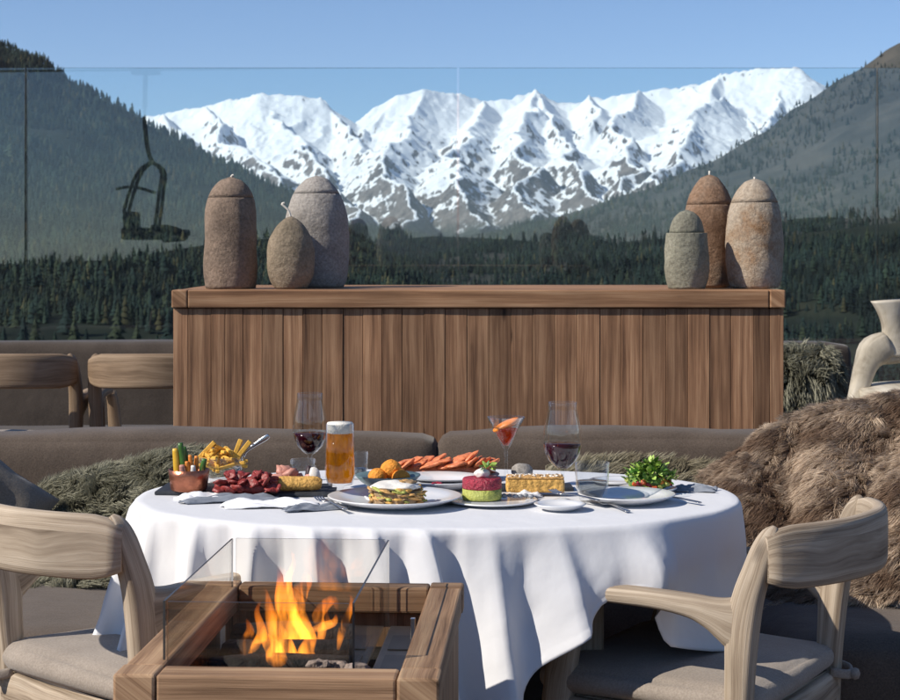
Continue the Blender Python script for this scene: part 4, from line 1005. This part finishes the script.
for k in range(4):
    x = gx0+.03+k*(gx1-gx0-.06)/3
    q = MB(); q.sweep([(gx0+.02+random.uniform(0, .03), .16+k*.12, FZ+.04), (0-.05, .15+k*.12+random.uniform(-.03, .03), FZ+.05), (gx1-.02, .17+k*.11, FZ+.045)], (.05, .05), k=10, e=2.2); link('charred_log', q.mesh('charred_log', 'black_char', True), pit)
for k in range(26):
    q = MB(); s_ = random.uniform(.012, .028); q.blob((random.uniform(gx0+.02, gx1-.02), random.uniform(.12, .52), FZ+s_*.6), (s_, s_, s_*.7), 8, .15, k); link('lava_stone', q.mesh('lava_stone', 'black_char'), pit)
for k in range(12):
    q = MB(); s_ = random.uniform(.009, .018); a = k*.52; q.blob((.055+.045*math.cos(a)*random.uniform(.2, 1), .19+.05*math.sin(a)*random.uniform(.2, 1), FZ+.062+random.uniform(-.008, .012)), (s_*1.5, s_, s_*.7), 8, .25, k+50); link('ember', q.mesh('ember', 'ash'), pit)

def flame_mat():
    m, t, b = new_mat('flame'); t.nodes.remove(b)
    at = N(t, 'ShaderNodeTexCoord')
    mp = N(t, 'ShaderNodeMapping'); mp.inputs['Scale'].default_value = (55, 55, 13); L(t, at.outputs['Object'], mp.inputs[0])
    n = N(t, 'ShaderNodeTexNoise', i_Scale=1.0, i_Detail=3.0, i_Distortion=.9); L(t, mp.outputs[0], n.inputs['Vector'])
    mr = N(t, 'ShaderNodeMapRange', i_1=.38, i_2=.6, i_3=.03, i_4=1.0); L(t, n.outputs['Fac'], mr.inputs[0])
    sp = N(t, 'ShaderNodeSeparateXYZ'); L(t, at.outputs['Generated'], sp.inputs[0])
    rs = ramp(t, [(0, (.25,)*3), (.2, (1,)*3), (.6, (.75,)*3), (1, (.12,)*3)]); L(t, sp.outputs[2], rs.inputs[0])
    mu = N(t, 'ShaderNodeMath', operation='MULTIPLY'); L(t, mr.outputs[0], mu.inputs[0]); L(t, rs.outputs[0], mu.inputs[1])
    m2 = N(t, 'ShaderNodeMath', operation='MULTIPLY', i_1=190.0); L(t, mu.outputs[0], m2.inputs[0])
    rc_ = ramp(t, [(0, (1, .3, .03)), (.5, (1, .3, .022)), (1, (1, .17, .012))]); L(t, sp.outputs[2], rc_.inputs[0])
    em = N(t, 'ShaderNodeEmission'); L(t, rc_.outputs[0], em.inputs[0]); L(t, m2.outputs[0], em.inputs[1])
    L(t, em.outputs[0], t.nodes['Material Output'].inputs['Volume'])
flame_mat()
fire = empty('fire', tuple(P(295, 655, 2.72)), 'orange gas flames burning inside the timber fire pit', 'fire')
fo_ = np.array(fire.location)
def tongue(pts, d, wds):
    c = catmull([[P(px, py, d+dy) for (px, py, dy) in pts]]*2, 26, 2)[:, 0]
    ws = np.interp(np.linspace(0, 1, 26), np.linspace(0, 1, len(wds)), wds)/F*d
    q = MB(); q.sweep([Vector(p_-fo_) for p_ in c], [(max(w_, .0006), max(w_*.55, .0006)) for w_ in ws], up=(0, 1, 0), k=12, e=2)
    link('flame', q.mesh('flame', 'flame', True), fire)
tongue([(248, 664, 0), (246, 645, 0), (250, 630, .01), (246, 618, 0)], 2.66, [10, 15, 9, 1])
tongue([(290, 666, 0), (282, 645, 0), (272, 620, .01), (268, 600, .01), (264, 585, 0)], 2.68, [26, 24, 14, 7, 1])
tongue([(278, 666, 0), (274, 650, 0), (264, 635, .01), (266, 622, 0)], 2.64, [24, 20, 10, 1])
tongue([(300, 666, 0), (300, 645, 0), (290, 625, .01), (284, 600, .02), (284, 580, .01), (278, 564, 0)], 2.8, [28, 30, 26, 20, 16, 2])
tongue([(318, 655, 0), (306, 632, 0), (296, 610, .01), (300, 592, .02), (308, 580, .01), (304, 570, 0)], 2.84, [12, 17, 20, 18, 10, 1])
tongue([(318, 650, 0), (322, 630, 0), (318, 616, .01), (326, 604, .02), (334, 600, .01), (338, 612, 0)], 2.82, [5, 10, 13, 12, 9, 1])
tongue([(338, 650, 0), (341, 635, 0), (345, 622, .01), (352, 604, .01), (350, 594, 0)], 2.72, [3, 8, 9, 6, 1])
tongue([(262, 668, 0), (258, 650, 0), (262, 632, .01), (257, 612, .01), (261, 600, 0)], 2.74, [16, 17, 11, 6, 1])
tongue([(310, 668, 0), (306, 652, 0), (312, 636, .01), (308, 622, 0)], 2.66, [22, 18, 10, 1])
tongue([(330, 662, 0), (328, 644, 0), (331, 630, .01), (326, 615, .01), (329, 604, 0)], 2.86, [8, 10, 9, 5, 1])
tongue([(292, 600, 0), (288, 580, 0), (294, 562, .01), (290, 548, 0)], 2.9, [6, 8, 5, 1])
tongue([(312, 630, 0), (324, 626, 0), (334, 622, .01), (336, 614, 0)], 2.78, [6, 10, 8, 1])

# ------------------------------------------------------------------ table settings
def lathe_thing(name, prof, mat, loc, label, cat, seg=40, group=None, squash=(1, 1), sm=True):
    q = MB(); q.lathe(prof, seg, squash=squash); return tag(link(name, q.mesh(name, mat, sm), loc=loc), label, cat, group)
def dish(r, h, foot=.55, t_=.004, lip=.0):
    """plate profile: foot, rising rim, hollow"""
    return [(0, .002), (r*foot, .0), (r*foot+.003, .003), (r*.8, h*.45), (r-.003, h-.002), (r, h), (r-.004, h+.001), (r*.78, h*.45+t_), (r*foot, t_+.001), (0, t_+.001)]
def spot(px, py, z=None): return onz(px, py, ZT if z is None else z)
def rr_(px, d): return px/F*d           # pixels to metres at depth d
plate_front = lathe_thing('plate', dish(.136, .02), 'porcelain', spot(395, 505), 'large white plate carrying the layered egg dish', 'plate')
plate_back = lathe_thing('plate', dish(.11, .022), 'porcelain', spot(438, 488), 'white plate behind the tartare, with a few red crumbs', 'plate')
plate_tart = lathe_thing('plate', dish(.094, .008, .7), 'porcelain', spot(492, 503), 'flat white plate under the red and green tartare', 'plate')
plate_side = lathe_thing('side_plate', dish(.052, .013), 'porcelain', spot(560, 510), 'small empty white side plate with a fork across it', 'plate')
plate_salad = lathe_thing('plate', dish(.1, .018), 'porcelain', spot(627, 502), 'white plate in front of the salad with a pinkish reflection', 'plate')
plate_salmon = lathe_thing('plate', dish(.12, .012, .7), 'stoneware_grey', spot(446, 479), 'grey plate holding the smoked salmon slices', 'plate')
lathe_thing('saucer', dish(.06, .01), 'porcelain', spot(617, 484), 'small pale saucer behind the water tumbler', 'saucer')

def slate(name, px, py, sx, sy, label, rz=0, t_=.008):
    q = MB(); q.box((0, 0, t_/2), (sx, sy, t_)); return tag(link(name, q.mesh(name, 'slate'), loc=spot(px, py), rot=(0, 0, rz), bevel=.002), label, 'slate board')
slate('slate_board', 245, 491, .36, .14, 'dark slate board under the copper pot, cured meat and breadstick', R(-2))
slate('slate_board', 535, 489, .16, .075, 'dark slate board under the sesame pastry', R(2))
ZS = ZT+.0085

# copper pot of raw vegetables
def at_board(px, py): return onz(px, py, ZS)
cp = empty('copper_pot', at_board(189, 490), 'small hammered copper pot of raw vegetable sticks', 'pot')
q = MB(); q.lathe([(.034, 0), (.038, .003), (.0415, .03), (.043, .044), (.0415, .0445), (.039, .03), (.035, .006), (0, .006)], 32, closed=False); q.add([(0, 0, 0)]+[(.034*math.cos(k*.785), .034*math.sin(k*.785), .0002) for k in range(8)], [(0, 1+(k+1) % 8, 1+k) for k in range(8)]); link('pot', q.mesh('pot', 'copper', True), cp)
for nm, mat, dx, dy, tx, tz, wd in [('pepper_stick', 'yellow_pepper', -.022, -.005, -.028, .088, .015), ('pepper_stick', 'yellow_pepper', -.012, .012, -.024, .07, .013), ('cucumber_stick', 'cucumber', -.006, -.006, -.017, .1, .014), ('cucumber_stick', 'cucumber', .004, .008, -.012, .09, .013),
                                    ('carrot_stick', 'carrot', .008, -.01, .004, .075, .01), ('carrot_stick', 'carrot', .014, .0, .016, .072, .01), ('radish_slice', 'ham', -.008, -.018, -.012, .055, .014), ('cucumber_stick', 'cucumber', .022, -.004, .034, .066, .013), ('carrot_stick', 'carrot', .0, -.014, -.002, .062, .01), ('radish_slice', 'cream', .012, -.02, .012, .054, .012)]:
    q = MB(); q.sweep([(dx, dy, .012), ((dx+tx)/2, dy, .01+tz*.5), (tx, dy-.003, tz)], [(wd, wd*.8), (wd, wd*.8), (wd*.75, wd*.7)], up=(0, 1, 0), k=10, e=2.6); link(nm, q.mesh(nm, mat, True), cp)
# glass bowl of chips
fb = empty('chip_bowl', onz(221, 482, ZT), 'glass bowl heaped with golden potato chips and a serving spoon', 'bowl')
q = MB(); q.lathe([(0, .002), (.026, .0), (.03, .006), (.047, .03), (.055, .058), (.0535, .0585), (.045, .032), (.028, .01), (0, .008)], 36); link('bowl', q.mesh('bowl', 'drink_glass', True), fb)
r5 = random.Random(5)
for k in range(64):
    a = r5.uniform(0, 6.28); rad = r5.uniform(0, .04); z = .022+.05*(1-(rad/.05)**2)*r5.uniform(.3, 1.0)+.006
    if z < .03: rad *= .6
    ln = r5.uniform(.04, .065); q = MB()
    rot = (Quaternion((0, 0, 1), r5.uniform(0, 3.14)) @ Quaternion((0, 1, 0), r5.gauss(0, .32))).to_matrix()
    q.box((rad*math.cos(a), rad*math.sin(a), z), (ln*.8, r5.uniform(.006, .0095), r5.uniform(.006, .0085)), rot); link('chip', q.mesh('chip', 'fries'), fb, .0015)
for k, (dx, ang) in enumerate([(.036, 1.2), (.05, .9), (-.03, .8)]):
    q = MB(); q.box((dx, -.01, .072), (.05, .01, .01), Quaternion((0, 1, 0), -ang).to_matrix()); link('chip', q.mesh('chip', 'fries'), fb, .0015)
sp = onz(221, 482, ZT); sv = empty('serving_spoon', (sp.x, sp.y, sp.z+.05), 'steel serving spoon sticking out of the chip bowl', 'spoon')
q = MB(); q.sweep([(.03, .0, -.02), (.05, 0, .008), (.056, 0, .018), (.075, 0, .032), (.098, 0, .047), (.106, 0, .053)], [(.02, .003), (.008, .003), (.007, .003), (.009, .003), (.013, .003), (.009, .003)], up=(0, 1, 0), k=8); link('handle', q.mesh('handle', 'steel', True), sv)
# cured meat heap, breadstick, ham, fig
mt = empty('cured_meat', at_board(247, 493), 'heap of folded dark red cured meat slices on slate', 'meat')
r6 = random.Random(8)
for k in range(56):
    lay = k//20; x = r6.uniform(-.068, .07)*(1-.2*lay); y = r6.uniform(-.032, .026)*(1-.3*lay); z = .01+lay*.0125+.004*r6.random()
    rt = (Quaternion((0, 0, 1), r6.uniform(0, 6)) @ Quaternion((1, 0, 0), r6.uniform(-1.1, 1.1))).to_matrix()
    q = MB(); q.blob((x, y, z), (.017, .0125, .0048), 12, .34, k+100, rot=rt); link('slice', q.mesh('slice', 'cured_meat', True), mt, sub=1)
q = MB(); q.blob((0, .005, .012), (.07, .03, .018), 16, .12, 3); link('slice_pile', q.mesh('slice_pile', 'cured_meat', True), mt)
bs = spot(298, 495)
q = MB(); q.sweep([(-.05, 0, .016), (-.035, 0, .018), (0, .002, .0175), (.035, .003, .018), (.05, .004, .016)], [(.02, .022), (.031, .031), (.032, .03), (.03, .03), (.018, .02)], k=16, e=2.3); tag(link('breadstick', q.mesh('breadstick', 'golden_crust', True), loc=(bs.x, bs.y, ZS-.002), sub=1), 'short golden breaded roll in front of the ham', 'bread')
slate('slate_board', 300, 493.5, .15, .1, 'dark slate board under the golden roll', R(1), .007)
hm = empty('sliced_ham', onz(293, 487, ZS), 'crumpled pale pink ham slices beside a cut fig', 'ham')
for k in range(9):
    q = MB(); q.blob((-.03+.008*k+r6.uniform(-.006, .006), r6.uniform(-.015, .015), .02+.012*math.sin(k*.8)), (.02, .014, .009), 12, .22, k, rot=Quaternion((r6.random(), r6.random(), .3), r6.uniform(-1.2, 1.2)).to_matrix()); link('slice', q.mesh('slice', 'ham', True), hm)
fg = empty('fig', onz(314, 488, ZS), 'halved fig with pale flesh and dark skin beside the ham', 'fig')
q = MB(); q.blob((0, 0, .021), (.014, .011, .024), 14, .05, 2); link('flesh', q.mesh('flesh', 'cream', True), fg)
q = MB(); q.blob((-.011, .006, .022), (.009, .012, .026), 14, .05, 3); link('skin', q.mesh('skin', 'fig', True), fg)
lathe_thing('glass_cup', [(.018, 0), (.022, .004), (.03, .03), (.028, .045), (.026, .0445), (.027, .03), (.02, .006), (0, .005)], 'drink_glass', spot(303, 479), 'small squat glass cup behind the ham', 'cup', seg=28)

# napkins and cutlery
def napkin(px, py, sx, sy, mat, label, rz=0, seed=0):
    n_ = 22; gx = np.linspace(-.5, .5, n_); A, B = np.meshgrid(gx, gx, indexing='ij')
    z = .006+.007*fbm(A*3.2+seed*7, B*3.2+seed*3, 3)+.004*np.sin(B*14+A*5+seed); z = np.maximum(z, .0012)*(1-.6*np.clip(np.maximum(abs(A), abs(B))*2-.7, 0, .3)/.3)
    xx = A*sx*(1+.1*np.sin(B*7+seed)); yy = B*sy*(1+.12*np.sin(A*6+seed*2))
    me = np_mesh('napkin', np.stack([xx, yy, z], -1).reshape(-1, 3), grid_faces(n_, n_), mat, True)
    return tag(link('napkin', me, loc=spot(px, py), rot=(0, 0, rz), solid=.0016), label, 'napkin')
napkin(206, 499, .12, .08, 'napkin_white', 'crumpled white napkin in front of the copper pot', R(20), 1)
napkin(272, 506, .19, .085, 'napkin_white', 'wide crumpled white napkin in front of the cured meat', R(-6), 2)
napkin(232, 501, .2, .055, 'napkin_grey', 'thin grey-blue napkin under the white ones beside the slate', R(14), 3)
napkin(315, 510, .12, .03, 'napkin_grey', 'rolled grey-blue napkin left of the egg dish plate', R(24), 4)
napkin(695, 491, .085, .05, 'napkin_grey', 'crumpled grey-blue napkin at the table edge behind the salad fork', R(-12), 5)
napkin(370, 499, .085, .07, 'napkin_white', 'folded white napkin under the beer glass foot', R(-35), 6)
napkin(525, 497, .07, .045, 'napkin_white', 'small white napkin between tartare and pastry', R(10), 7)
def fork(p0, p1, label, z=.004, tines=4, name='fork'):
    a, b_ = spot(*p0), spot(*p1); dr = (b_-a).normalized(); ln = (b_-a).length; rz_ = math.atan2(dr.y, dr.x)
    e = empty(name, (a.x, a.y, ZT+z), label, name, rz=rz_)
    q = MB(); q.sweep([(0, 0, .002), (ln*.1, 0, .003), (ln*.5, 0, .005), (ln*.7, 0, .004)], [(.012, .003), (.01, .003), (.006, .003), (.006, .003)], k=8); link('handle', q.mesh('handle', 'steel', True), e)
    q = MB(); q.sweep([(ln*.69, 0, .004), (ln*.74, 0, .003), (ln*.8, 0, .003)], [(.006, .003), (.018, .003), (.02, .003)], k=8); link('neck', q.mesh('neck', 'steel', True), e)
    for k in range(tines):
        y = (k-(tines-1)/2)*.0055; q = MB(); q.sweep([(ln*.79, y, .003), (ln*.9, y, .004), (ln, y, .008)], (.003, .0025), k=6); link('tine', q.mesh('tine', 'steel', True), e)
fork((700, 505), (655, 498), 'steel fork lying beside the salad plate towards the table edge', .003)
fork((628, 513), (600, 504), 'steel fork lying in front of the salad plate', .002)
fork((598, 508), (552, 500), 'steel fork resting across the small side plate', .014)
fork((345, 514), (318, 504), 'steel fork on the grey-blue napkin beside the egg dish', .008)

# glasses
def wine_glass(px, py_foot, py_rim, py_level, half_rim, half_max, label, py_bowl):
    p = spot(px, py_foot); d = p.y; e = empty('wine_glass', p, label, 'wine glass', None)
    z = lambda py: HC-(py-CY)/F*d-ZT; rm = half_rim/F*d; rx = half_max/F*d; zb = z(py_bowl); zr = z(py_rim); zl = z(py_level)
    zm = zb+(zr-zb)*.36
    prof = [(.0, .004), (.033, .0), (.034, .0015), (.02, .004), (.006, .009), (.0035, .02), (.0033, zb-.01), (.005, zb), (rx*.42, zb+(zm-zb)*.16), (rx*.72, zb+(zm-zb)*.42), (rx*.92, zb+(zm-zb)*.75), (rx, zm+.004), (rx*.955, zm+(zr-zm)*.4), (rm*1.02, zm+(zr-zm)*.82), (rm, zr)]
    inn = [(max(0.0, r_-.0011), zz) for r_, zz in prof[7:]][::-1]; inn[-1] = (0, zb+.003)
    q = MB(); q.lathe(prof+[(rm-.0005, zr+.0006)]+inn, 40); link('glass', q.mesh('glass', 'drink_glass', True), e)
    # wine fills the bowl to its level
    pz = [p_[1] for p_ in prof[7:]]; prr = [p_[0]-.0016 for p_ in prof[7:]]
    zz = np.linspace(zb+.004, zl, 10); q = MB(); q.lathe([(max(.0005, float(np.interp(v, pz, prr))), float(v)) for v in zz]+[(0, zl)], 40); link('wine', q.mesh('wine', 'wine_red', True), e)
    return e
wine_glass(310, 489, 393.5, 433, 13, 17.5, 'stemmed glass of red wine standing beside the beer', 455)
wine_glass(562.5, 502, 402.5, 443.5, 14.5, 19.5, 'stemmed glass of red wine standing beside the water tumbler', 470)
# beer
p = spot(340, 500); d = p.y; be = empty('beer_glass', p, 'tall footed glass of golden beer with white foam', 'beer glass')
zf = lambda py, d=d: HC-(py-CY)/F*d-ZT
r0, r1, r2 = 14/F*d, 15/F*d, 13.5/F*d
zb = zf(484); zt = zf(423.5)
q = MB(); q.lathe([(0, .003), (.031, 0), (.032, .0015), (.018, .004), (.006, .007), (.0052, zb-.012), (.009, zb-.004), (r2*.93, zb), (r1, zb+.018), (r1*.985, zb+(zt-zb)*.5), (r0, zt), (r0-.001, zt), (r1*.985-.0014, zb+(zt-zb)*.5), (r1-.0015, zb+.018), (r2*.9, zb+.003), (0, zb+.003)], 40); link('glass', q.mesh('glass', 'drink_glass', True), be)
zl = zf(433); q = MB(); q.lathe([(0, zb+.004), (r2*.87, zb+.004), (r1-.0022, zb+.019), (r1*.985-.0021, zb+(zt-zb)*.5), (r0*1.0-.0021, zl), (0, zl)], 40); link('beer', q.mesh('beer', 'beer', True), be)
q = MB(); q.lathe([(0, zl+.0004), (r0-.002, zl+.0004), (r0-.0018, zt-.001), (r0*.9, zt+.0025), (0, zt+.003)], 32); link('foam', q.mesh('foam', 'beer_foam', True), be)
# tumblers
def tumbler(px, py, top, half, label, ribs=0, water=0, taper=.8):
    p = spot(px, py); d = p.y; h = HC-(top-CY)/F*d-ZT; r_ = half/F*d; e = empty('tumbler', p, label, 'tumbler', None)
    q = MB(); seg = 48; pro = [(r_*taper*.94, 0), (r_*taper, .003), (r_*.93, h*.4), (r_, h), (r_-.0015, h), (r_*.93-.002, h*.4), (r_*taper-.003, .008), (0, .008)]
    q.lathe(pro, seg)
    if ribs:
        vv = []
        for (x, y, z_) in q.v:
            a = math.atan2(y, x); f = 1-.025*(math.cos(a*24)*.5+.5)*(1 if z_ > .003 else 0); vv.append((x*f, y*f, z_))
        q.v = vv
    link('glass', q.mesh('glass', 'drink_glass', True), e)
    if water:
        q = MB(); q.lathe([(0, .009), (r_*taper-.004, .009), (r_*.91-.003, h*.4), (r_*.93-.003, h*water), (0, h*water)], 40); link('water', q.mesh('water', 'water', True), e)
    return e
tumbler(592, 501, 462, 17.5, 'ribbed tumbler half full of water beside the red wine', 1, .52, .72)
tumbler(360, 479, 451.5, 8.5, 'small frosted tumbler behind the orange croquettes', 0, .2, .85)
# cocktail
p = spot(506, 487); d = p.y; ck = empty('cocktail_glass', p, 'wide conical cocktail glass with dark drink and orange slice', 'cocktail glass')
zf = lambda py: HC-(py-CY)/F*d-ZT; ra = 19.5/F*d; zr = zf(417); zb = zf(447)
q = MB(); q.lathe([(0, .004), (.03, 0), (.031, .0015), (.008, .006), (.004, .014), (.004, zb-.006), (.009, zb+.001), (ra*.45, zb+(zr-zb)*.35), (ra, zr), (ra-.0012, zr+.0004), (ra*.45-.001, zb+(zr-zb)*.37), (.006, zb+.003), (0, zb+.003)], 40); link('glass', q.mesh('glass', 'drink_glass', True), ck)
zl = zb+(zr-zb)*.62; q = MB(); q.lathe([(0, zb+.004), (.005, zb+.004), (ra*.42, zb+(zr-zb)*.37), (ra*.62, zl), (0, zl)], 32); link('drink', q.mesh('drink', 'spritz', True), ck)
q = MB(); q.blob((-.0, -.003, zb+(zr-zb)*.74), (ra*.78, ra*.5, .009), 18, .04, 1, rot=Quaternion((0, 1, 0), -.45).to_matrix()); link('orange_slice', q.mesh('orange_slice', 'orange_peel', True), ck)
# croquette bowl
cbw = empty('croquette_bowl', spot(388, 493.5), 'shallow teal footed bowl with three round orange croquettes', 'bowl')
q = MB(); q.lathe([(0, .002), (.03, 0), (.03, .004), (.034, .01), (.058, .027), (.069, .039), (.0685, .0405), (.055, .03), (.03, .013), (0, .011)], 40); link('bowl', q.mesh('bowl', 'stoneware_teal', True), cbw)
for (x, y, z, r_) in ((-.022, -.005, .036, .02), (.006, .01, .05, .0225), (.028, -.012, .034, .02)):
    q = MB(); q.blob((x, y, z), (r_, r_, r_*.92), 18, .03, int(x*1000)); link('croquette', q.mesh('croquette', 'croquette', True), cbw)
# egg dish
p = spot(397, 506.5); eg = empty('egg_dish', (p.x, p.y, ZT+.006), 'round layered potato and mushroom stack topped with a fried egg', 'food'); eg.scale = (1.0, 1.0, 1.3)
q = MB(); q.lathe([(0, 0), (.05, 0), (.051, .008), (.049, .014), (.05, .02), (0, .022)], 40, squash=(1, .9)); link('layer', q.mesh('layer', 'mushroom', True), eg)
re_ = random.Random(12)
for k in range(110):
    a = re_.uniform(0, 6.28); rd = re_.uniform(.85, 1.08); q = MB(); zz_ = re_.uniform(.002, .026); s_ = re_.uniform(.014, .026)
    rt = (Quaternion((0, 0, 1), a+1.57+re_.uniform(-.5, .5)) @ Quaternion((1, 0, 0), re_.uniform(-.5, .5)) @ Quaternion((0, 1, 0), re_.uniform(-.25, .25))).to_matrix()
    q.blob((.05*rd*math.cos(a), .045*rd*math.sin(a), zz_), (s_*.7, .006, .0018), 8, .25, k, rot=rt); link('slice', q.mesh('slice', ['mushroom', 'pastry', 'golden_crust', 'pastry', 'avocado'][k % 5], True), eg)
q = MB(); q.blob((-.004, 0, .027), (.047, .041, .0085), 26, .13, 6); link('egg_white', q.mesh('egg_white', 'cream', True), eg, sub=1)
for k in range(5):
    q = MB(); q.blob((.014+.013*math.cos(k*1.4), .003+.011*math.sin(k*1.4), .033), (.014, .011, .0035), 10, .3, 7+k); link('crisp_edge', q.mesh('crisp_edge', 'pastry' if k % 2 else 'mushroom', True), eg, sub=1)
# tartare
p = spot(482, 502); ta = empty('tartare', (p.x, p.y, ZT+.007), 'round two-layer tartare, red over green, with cream and herbs', 'food')
r_ = 19.8/F*p.y; h1 = 12/F*p.y; h2 = 10.5/F*p.y
q = MB(); q.lathe([(0, 0), (r_*.98, 0), (r_, .003), (r_*.99, h2), (0, h2)], 36); link('green_layer', q.mesh('green_layer', 'avocado', True), ta)
q = MB(); q.lathe([(0, h2), (r_*.985, h2), (r_, h2+.003), (r_*.99, h2+h1-.006), (r_*.94, h2+h1-.003), (0, h2+h1-.002)], 36); link('red_layer', q.mesh('red_layer', 'tuna_red', True), ta)
q = MB(); q.blob((.0, 0, h1+h2+.006), (.016, .015, .0105), 18, .16, 4); link('cream', q.mesh('cream', 'cream', True), ta, sub=1)
def leaves(parent, n, c, spread, mats, seed, size=.012, up=.6):
    r_ = random.Random(seed)
    for k in range(n):
        a = r_.uniform(0, 6.28); el = r_.uniform(.1, 1.4); rad = spread*r_.uniform(.2, 1)**.6
        o = Vector((c[0]+rad*math.cos(a)*math.cos(el), c[1]+rad*math.sin(a)*math.cos(el)*.8, c[2]+spread*up*math.sin(el)*r_.uniform(.5, 1.1)))
        s_ = size*r_.uniform(.6, 1.4); rt = (Quaternion((0, 0, 1), a) @ Quaternion((0, 1, 0), r_.uniform(-1.4, .5)) @ Quaternion((1, 0, 0), r_.uniform(-.7, .7))).to_matrix()
        ol = [(-.1, 0, 0), (.25, .3, .1), (.6, .36, .04), (.85, .2, -.06), (1.1, 0, -.16), (.85, -.2, -.06), (.6, -.36, .04), (.25, -.3, .1), (.5, 0, -.1)]
        q = MB(); q.add([rt @ Vector(v)*s_+o for v in ol], [(i, (i+1) % 8, 8) for i in range(8)]); link('leaf', q.mesh('leaf', mats[k % len(mats)], True), parent)
leaves(ta, 16, (.012, -.002, h1+h2+.014), .014, ['herb', 'salad_leaf'], 3, .011)
for k in range(6):
    q = MB(); q.blob((.045+.011*k, -.002+.006*math.sin(k*2), .006), (.006, .006, .004), 8, .2, k); link('caper', q.mesh('caper', 'stoneware_grey', True), ta)
# salmon
sl = empty('smoked_salmon', (plate_salmon.location.x, plate_salmon.location.y, ZT+.009), 'long heap of folded orange smoked salmon slices', 'fish')
r9 = random.Random(4)
for k in range(26):
    x = -.105+k*.0082; big = 1.15 if k in (9, 10, 11, 17, 18, 19) else .75+.3*r9.random()
    rt = (Quaternion((0, 0, 1), r9.uniform(-.5, .5)) @ Quaternion((0, 1, 0), r9.uniform(-.75, -.2))).to_matrix()
    q = MB(); q.blob((x, r9.uniform(-.028, .024), .014+.02*big*r9.uniform(.5, 1.1)), (.027*big, .02, .0055), 14, .26, k+40, rot=rt); link('slice', q.mesh('slice', 'salmon', True), sl, sub=1)
q = MB(); q.blob((0, 0, .009), (.1, .035, .018), 18, .12, 5); link('slice_pile', q.mesh('slice_pile', 'salmon', True), sl)
# red crumbs on the empty plate
cr = empty('red_crumbs', (plate_back.location.x-.035, plate_back.location.y-.02, ZT+.008), 'scatter of red berry crumbs on the white plate behind the tartare', 'crumbs')
for k in range(9):
    q = MB(); q.blob((r9.uniform(-.04, .04), r9.uniform(-.02, .02), .004), (.007, .006, .004), 8, .2, k); link('crumb', q.mesh('crumb', 'tuna_red', True), cr)
# pastry
p = onz(535, 491, ZS); pa = empty('sesame_pastry', (p.x, p.y, ZS-.0005), 'rectangular golden pastry with a seed crust on slate', 'pastry')
q = MB(); bl = 58/F*p.y
q.box((0, 0, .014), (bl, .05, .028)); link('body', q.mesh('body', 'golden_crust'), pa, .004)
q = MB(); q.box((0, 0, .0305), (bl*.98, .049, .005)); link('crust', q.mesh('crust', 'pastry'), pa, .002)
for k in range(70):
    q = MB(); q.blob((r9.uniform(-.48, .48)*bl, r9.uniform(-.023, .023), .0335), (.003, .002, .0015), 6, 0, k); link('seed', q.mesh('seed', 'cream' if k % 3 else 'mushroom', True), pa)
# stone salt cellar
q = MB(); p = spot(522, 479); q.blob((0, 0, .018), (.025, .02, .018), 18, .05, 3); tag(link('salt_stone', q.mesh('salt_stone', 'stone_grey', True), loc=p), 'smooth grey pebble standing behind the pastry', 'pebble')
# salad
p = spot(648, 492); sa = empty('salad', (p.x, p.y, ZT), 'mound of green leaf salad with diced tomato on a shallow dish', 'salad')
q = MB(); q.lathe(dish(.062, .01, .7), 40); link('dish', q.mesh('dish', 'porcelain', True), sa)
for k in range(60):
    a = r9.uniform(0, 6.28); rad = .05*math.sqrt(r9.random()); s_ = r9.uniform(.007, .012); q = MB()
    q.box((rad*math.cos(a), rad*math.sin(a)*.85, .012+r9.uniform(0, .012)+.012*(1-rad/.05)), (s_, s_, s_*.8), Quaternion((r9.random(), r9.random(), r9.random()), r9.uniform(0, 2)).to_matrix()); link('dice', q.mesh('dice', ['tomato', 'avocado', 'carrot', 'avocado', 'tuna_red'][k % 5]), sa, .0015)
q = MB(); q.blob((0, 0, .02), (.045, .036, .02), 14, .1, 3); link('base', q.mesh('base', 'salad_dark', True), sa)
leaves(sa, 330, (0.004, 0, .022), .056, ['salad_leaf', 'salad_dark', 'salad_leaf', 'herb', 'salad_leaf'], 9, .0125, .72)

# ------------------------------------------------------------------ mountain air
hm_ = bpy.data.materials.new('haze'); hm_.use_nodes = True; t = hm_.node_tree; t.nodes.clear()
ou = t.nodes.new('ShaderNodeOutputMaterial'); pv = t.nodes.new('ShaderNodeVolumePrincipled'); pv.inputs['Color'].default_value = (.8, .88, 1, 1); pv.inputs['Density'].default_value = 2.2e-5
t.links.new(pv.outputs[0], ou.inputs['Volume']); MATS['haze'] = hm_
q = MB(); q.box((0, 0, 500), (26200, 26200, 1244)); tag(link('haze', q.mesh('haze', 'haze')), 'thin blue mountain haze filling the valley', 'haze', kind='stuff')
